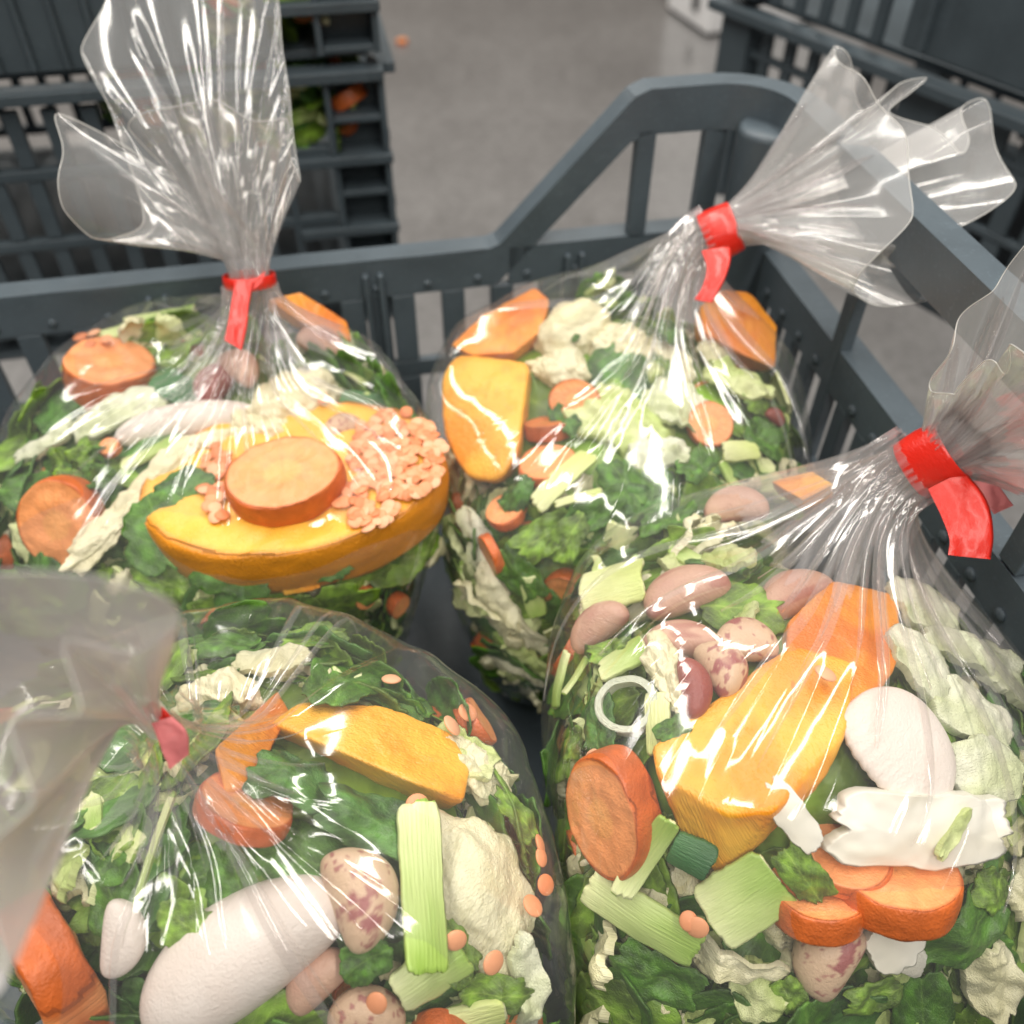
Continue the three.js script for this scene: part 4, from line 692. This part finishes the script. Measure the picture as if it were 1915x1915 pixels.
  cabbage(b, 'small white cabbage chip below the carrot slices', 1730, 1830, 80, 60, COL.white, { ang: 30, crinkle: 0.4, thick: 0.002, sink: 0.006 });
  cabbage(b, 'frilly yellow green cabbage edge below the square leek', 1385, 1830, 200, 60, COL.cabbageCream, { ang: 6, crinkle: 1.6, sink: 0.003 });
  cabbage(b, 'yellow green cabbage leaf at the bottom edge', 1420, 1885, 130, 110, COL.cabbageGreen, { ang: 70, crinkle: 1.2, sink: 0.004 });
  const L = [['large dark green leaf at the lower left of the front right bag', 1215, 1850, 200, 140, M.leafDark, 20], ['bright green leaf at the bottom beside the yellow cabbage', 1480, 1890, 90, 90, M.leafMid, 60], ['large dark green leaf at the lower right', 1830, 1760, 220, 130, M.leafDark, -40], ['bright green leaf at the right edge below the rib', 1890, 1680, 90, 90, M.leafMid, -50], ['green leaf under the speckled bean', 1650, 1890, 150, 80, M.leafMid, -10],
    ['green leaf at the left behind the pale leek chunk', 1125, 1200, 110, 70, M.leafMid, 10], ['dark green leaf left of the onion ring', 1095, 1350, 120, 90, M.leafBlue, 60], ['green leaf tip at the back near the neck', 1240, 950, 150, 70, M.leafDark, -25], ['dark green leaf between the onion ring and the pumpkin', 1255, 1350, 80, 60, M.leafDark, -30], ['dark green leaf at the right edge by the white cabbage', 1895, 1330, 90, 70, M.leafBlue, 70], ['yellow green leaf above the large lower right leaf', 1780, 1690, 90, 60, M.leafMid, -30], ['bright green leaf scrap at the left edge', 1040, 1390, 80, 60, M.leafMid, -40]];
  for (const [l, x, y, w, h, m, a] of L) leaf(b, l, x, y, w, h, m, { ang: a, curl: 0.8, sink: 0.004 });
  cabbage(b, 'crinkled pale cabbage leaf at the lower right corner', 1880, 1850, 170, 110, COL.cabbageCream, { ang: 70, crinkle: 1.3, sink: 0.003 });
  bean(b, 'pinkish brown bean at the left shoulder of the front right bag', 1095, 1150, 130, 76, 64, paintPink, { ang: -15 });
  bean(b, 'large pinkish bean near the neck film', 1272, 1062, 170, 96, 80, paintPink, { ang: -20, sink: 0.008 });
  bean(b, 'tan bean below the large pinkish bean', 1262, 1150, 150, 80, 70, paintPink, { ang: 14, sink: 0.009 });
  bean(b, 'tan bean right of the red kidney bean', 1352, 1215, 120, 86, 80, paintBorlotti, { ang: 70, sink: 0.007 });
  bean(b, 'tan speckled bean above the kidney bean', 1400, 1150, 120, 90, 80, paintBorlotti, { ang: 10, sink: 0.009 });
  bean(b, 'dark red kidney bean in the middle left', 1297, 1265, 124, 62, 56, paintRed, { ang: 82, sink: 0.005 });
  bean(b, 'pink bean half hidden at the left of the big pumpkin chunk', 1490, 1050, 160, 90, 80, paintPink, { ang: -30, sink: 0.012 });
  bean(b, 'pale pink bean at the top back of the front right bag', 1375, 925, 120, 80, 60, paintPink, { ang: 15, sink: 0.004 });
  leek(b, 'pale yellow green leek chunk at the upper left', 1132, 1075, 130, 110, M.leekPale, { ang: 5, cup: 0.6, sink: 0.003 });
  leek(b, 'bright green leek piece left of the cauliflower', 1145, 1215, 100, 56, M.leekGreen, { ang: -14, cup: 0.4, sink: 0.004 });
  leek(b, 'green curved leek strip at the left edge', 1030, 1265, 110, 34, M.leekGreen, { ang: 75, bend: 0.2, sink: 0.002 });
  put(b, 'onion_ring', 'white onion ring at the left of the front right bag', 'onion ring', 1150, 1300, (k) => mesh(ringGeo(62 * k, 15 * k, 36 * k), M.cabbage), { sink: 0.0055, tip: 14, roll: -12 });
  cauli(b, 'cream cauliflower slice right of the onion ring', 1232, 1235, 200, 62, 44, COL.cream, { ang: 66, sink: 0.006 });
  leek(b, 'pale leek piece below the onion ring', 1215, 1330, 130, 50, M.leekPale, { ang: 80, sink: 0.006 });
  const Cb = [['white cabbage shard under the right shoulder', 1755, 1130, 130, 90, 20], ['white cabbage strip at the right shoulder', 1830, 1215, 170, 60, 16], ['pale cabbage piece right of the white bean', 1845, 1330, 150, 100, 40], ['pale cabbage shard above the white bean', 1740, 1230, 130, 90, 60], ['crinkled pale cabbage behind the long rib', 1860, 1430, 150, 110, -20], ['pale cabbage piece at the right edge', 1895, 1250, 120, 80, 45]];
  for (const [l, x, y, w, h, a] of Cb) cabbage(b, l, x, y, w * 1.3, h * 1.3, COL.cabbageWhite, { ang: a, crinkle: 0.7, thick: 0.0022, sink: 0.0018 });
  for (const [x, y, l] of [[1548, 1254, 'orange lentil on the deep orange pumpkin'], [1286, 1730, 'orange lentil on the long light green leek strip'], [1302, 1742, 'lower orange lentil on the long leek strip'], [1100, 1420, 'orange lentil above the oval carrot slice']]) looseLentil(b, l, x, y);
}
{ // front left bag
  const b = bag4;
  bean(b, 'huge white giant bean at the bottom of the front left bag', 436, 1842, 455, 218, 190, paintWhite, { ang: -33, bend: 0.12 });
  bean(b, 'speckled red and cream bean right of the huge white bean', 675, 1675, 195, 134, 120, paintBorlotti, { ang: 72 });
  bean(b, 'speckled pinkish bean at the bottom edge', 690, 1925, 150, 90, 80, paintBorlotti, { ang: 10 });
  bean(b, 'brown bean under the huge white bean', 590, 1880, 150, 90, 80, paintPink, { ang: -40, sink: 0.008 });
  leek(b, 'long flat light green leek strip standing upright', 800, 1648, 310, 88, M.leekGreen, { ang: 102, cup: 0.12, bend: 0.03, sink: 0.0022 });
  cauli(b, 'white cauliflower piece with lentils at the right of the front left bag', 955, 1660, 330, 200, 120, COL.cabbageCream, { ang: 72, cells: 110, sink: 0.011 });
  cauli(b, 'cream cauliflower crown at the top right', 905, 1410, 170, 100, 70, COL.cabbageCream, { ang: 40, sink: 0.006 });
  cabbage(b, 'pale green crinkled cabbage above the cauliflower', 880, 1385, 150, 100, COL.cabbageGreen, { ang: 40, crinkle: 1.4, sink: 0.004 });
  pumpkin(b, 'long orange pumpkin slab in the front left bag', [[500, 1350, 0.006], [560, 1310, 0.007], [720, 1318, 0.006], [850, 1370, 0.005], [885, 1440, 0.004], [870, 1500, 0.003], [760, 1460, 0.003], [620, 1400, 0.004]], 0.013);
  pumpkin(b, 'orange pumpkin wedge beside the dark green leaf', [[400, 1400, 0.008], [520, 1290, 0.012], [545, 1330, 0.01], [470, 1470, 0.007], [420, 1490, 0.007]], 0.01, { col: COL.pumpkinDeep });
  carrot(b, 'long orange carrot slice under the pumpkin wedge', 470, 1500, 95, 40, { tip: -50, ang: 14, sink: 0.008 });
  carrot(b, 'large orange carrot piece at the lower left corner', 50, 1865, 130, 100, { tip: 20, roll: 30, oval: 1.3, sink: 0.007 });
  bean(b, 'white bean at the lower left', 186, 1790, 150, 88, 64, paintWhite, { ang: 96, sink: 0.007 });
  const L = [['dark blue green leaf between pumpkin wedge and slab', 560, 1440, 190, 130, M.leafBlue, 20, 0.004], ['wide dark green leaf under the pumpkin slab', 720, 1520, 260, 120, M.leafBlue, 14, 0.006], ['dark green leaf above the speckled bean', 560, 1590, 220, 150, M.leafDark, 20, 0.009], ['dark green leaf at the left under the neck', 300, 1660, 240, 180, M.leafDark, -30, 0.012], ['dark green round leaf left of the huge bean', 330, 1745, 130, 110, M.leafMid, 30, 0.006], ['dark green leaf at the far left', 150, 1700, 200, 140, M.leafDark, 60, 0.01], ['dark green leaf right of the huge bean', 690, 1810, 120, 100, M.leafDark, -30, 0.003], ['green leaf at the bottom right', 950, 1880, 170, 80, M.leafMid, 10, 0.004],
    ['bright green leaf at the back of the front left bag', 585, 1165, 150, 70, M.leafMid, -15, 0.004], ['dark green leaf at the right above the cauliflower', 975, 1510, 120, 60, M.leafMid, 60, 0.002], ['dark green leaf under the neck', 430, 1640, 180, 150, M.leafDark, 70, 0.011], ['green leaf left of the leek strip', 870, 1800, 140, 90, M.leafMid, 60, 0.004], ['dark leaf at the top left shoulder', 420, 1180, 140, 70, M.leafDark, -20, 0.004], ['dark green leaf behind the pumpkin slab', 760, 1270, 160, 80, M.leafDark, 25, 0.008]];
  for (const [l, x, y, w, h, m, a, s] of L) leaf(b, l, x, y, w, h, m, { ang: a, curl: 0.7, sink: s });
  leek(b, 'short bright green leek piece below the leek strip', 812, 1840, 150, 100, M.leekGreen, { ang: -30, cup: 0.5, sink: 0.003 });
  leek(b, 'thin green stem crossing the leaves at the left', 250, 1600, 220, 14, M.leekGreen, { ang: 100, cup: 0.1, bend: 0.1, sink: 0.006 });
  cabbage(b, 'pale cabbage piece at the back of the front left bag', 500, 1205, 160, 70, COL.cabbageCream, { ang: 10, sink: 0.005 });
  cauli(b, 'cream cauliflower piece near the red tape', 400, 1260, 150, 90, 70, COL.cream, { ang: 10, sink: 0.007 });
  cabbage(b, 'pale cabbage strip down the right edge', 1010, 1850, 200, 70, COL.cabbageWhite, { ang: 80, sink: 0.004 });
  const Ls = [[1030, 1652, 'upper lentil on the white cauliflower'], [1005, 1692, 'middle lentil on the white cauliflower'], [930, 1803, 'lentil below the white cauliflower'], [1022, 1600, 'lentil at the right edge of the front left bag'], [858, 1762, 'lentil between leek strip and cauliflower'], [786, 1500, 'lentil at the top of the leek strip'], [735, 1262, 'lentil above the pumpkin slab'], [850, 1350, 'lentil right of the pumpkin slab'], [880, 1325, 'lentil near the right shoulder'], [705, 1885, 'lentil by the bottom speckled bean'], [1020, 1575, 'lentil beside the dark leaf tip']];
  for (const [x, y, l] of Ls) looseLentil(b, 'orange ' + l, x, y, 1.0);
}
// chopped greens that fill the bags below the pieces one can point to
const fillGeos = (() => { seed(77); const out = []; for (let i = 0; i < 3; i++) out.push([leafGeo(0.026, 0.017, { curl: 0.4, rag: 0.28 }), i === 1 ? M.leafMid : i ? M.leafBlue : M.leafDark]); out.push([stripGeo(0.014, 0.006, { cup: 0.5 }), M.leekGreen], [stripGeo(0.012, 0.007, { cup: 0.4 }), M.leekPale], [cabbageGeo(0.02, 0.011, COL.cabbageCream, { rag: 0.5 }), M.cabbage], [cabbageGeo(0.018, 0.009, COL.cabbageGreen, { rag: 0.5 }), M.cabbage], [disc(0.0065, 0.005, COL.carrot), M.veg]); return out; })();
function filling(bag, label, weights) {
  seed(bag.o.seed * 31);
  const g = new THREE.Group(), pos = bag.hit.attributes.position, nor = bag.hit.attributes.normal, lists = fillGeos.map(() => []), p = V(), n = V(), total = weights.reduce((a, b) => a + b);
  for (let i = 0; i < 2100; i++) {
    const v = Math.floor(rr(0.36, 0.99) * 64), k = v * 97 + Math.floor(rnd() * 96); p.fromBufferAttribute(pos, k); n.fromBufferAttribute(nor, k); if (n.dot(V().subVectors(p, bag.C)) < 0) n.negate();
    let w = rnd() * total, kind = 0; while ((w -= weights[kind]) > 0) kind++;
    p.addScaledVector(n, -rr(0.0045, 0.0175)); p.x += rr(-0.003, 0.003); p.z += rr(-0.003, 0.003);
    for (const [q, m, R, hh, x, z, hx, hz] of bag.items) { const e = V().subVectors(p, q), al = e.dot(m); if (al < -hh - 0.006 || al > 0.02) continue; const lat = x ? Math.hypot(e.dot(x) / (hx + 0.004), e.dot(z) / (hz + 0.004)) : Math.sqrt(Math.max(0, e.lengthSq() - al * al)) / R; if (lat < 1) p.addScaledVector(m, -hh - 0.006 - al); }
    n.add(V(rr(-0.4, 0.4), rr(-0.4, 0.4), rr(-0.4, 0.4))).normalize(); const [a, b] = basis(n), t = rnd() * 6.28, x = a.multiplyScalar(Math.cos(t)).addScaledVector(b, Math.sin(t)).normalize(), s = rr(0.75, kind < 3 ? 1.5 : 1.4);
    lists[kind].push(new THREE.Matrix4().makeBasis(x, n, x.clone().cross(n).normalize()).scale(V(s, s, s)).setPosition(p));
  }
  lists.forEach((l, i) => { if (!l.length) return; const m = new THREE.InstancedMesh(fillGeos[i][0], fillGeos[i][1], l.length); l.forEach((q, j) => m.setMatrixAt(j, q)); m.name = ['dark_leaf', 'green_leaf', 'blue_leaf', 'green_leek', 'pale_leek', 'cream_cabbage', 'green_cabbage', 'carrot_bit'][i]; m.userData.kind = 'stuff'; m.castShadow = m.receiveShadow = true; g.add(m); });
  // the dense middle of the mass
  const d = V(), core = gridGeo(40, 61, (v, u, q) => { const th = v * Math.PI, a = u * 2 * Math.PI; d.set(Math.sin(th) * Math.cos(a), Math.cos(th), Math.sin(th) * Math.sin(a)); q.copy(d).multiplyScalar(bag.r(d) * 0.72 + 0.003 * fbm(d.x * 9, d.y * 9, d.z * 9, 2)).add(bag.C); }, true);
  part(g, 'leaf_mass', core, M.leafMid).userData.kind = 'stuff';
  add(g, 'chopped_greens', label, 'chopped vegetables', null, 'stuff');
}
filling(bag1, 'chopped green leaves filling the rear left bag', [4, 5, 3, 2.5, 2, 1.5, 2, 0.6]);
filling(bag2, 'chopped green leaves and pale cabbage filling the rear right bag', [3.5, 5, 2, 2.5, 2, 3.5, 4, 0.5]);
filling(bag3, 'chopped leek, cabbage and leaves filling the front right bag', [1.6, 5, 1.5, 4, 2.5, 3.5, 4.5, 0.3]);
filling(bag4, 'chopped dark green leaves filling the front left bag', [4, 5, 3, 2.5, 1.5, 1.5, 1.8, 0.5]);
{ // vegetables seen in the crate behind on the left
  seed(91); const g = new THREE.Group(), lists = fillGeos.map(() => []);
  for (let i = 0; i < 420; i++) { const kind = Math.min(7, Math.floor(rnd() * 8)), top = rnd() < 0.55, p = CORNER.clone().addScaledVector(E1, rr(-0.26, -0.15)).addScaledVector(E2, rr(-0.165, -0.13)).add(V(0, top ? rr(0.04, 0.14) : rr(-0.004, 0.024), 0)); const n = V(rr(-1, 1), rr(-1, 1), rr(-0.2, 1)).normalize(), [a, b] = basis(n), s = rr(0.9, 1.6); lists[kind].push(new THREE.Matrix4().makeBasis(a, n, a.clone().cross(n).normalize()).scale(V(s, s, s)).setPosition(p)); }
  lists.forEach((l, i) => { if (!l.length) return; const m = new THREE.InstancedMesh(fillGeos[i][0], fillGeos[i][1], l.length); l.forEach((q, j) => m.setMatrixAt(j, q)); m.name = 'vegetable_bits'; m.userData.kind = 'stuff'; g.add(m); });
  add(g, 'loose_greens', 'green vegetables showing through the crate behind on the left', 'vegetables', null, 'stuff');
}

renderer.render(scene, camera);
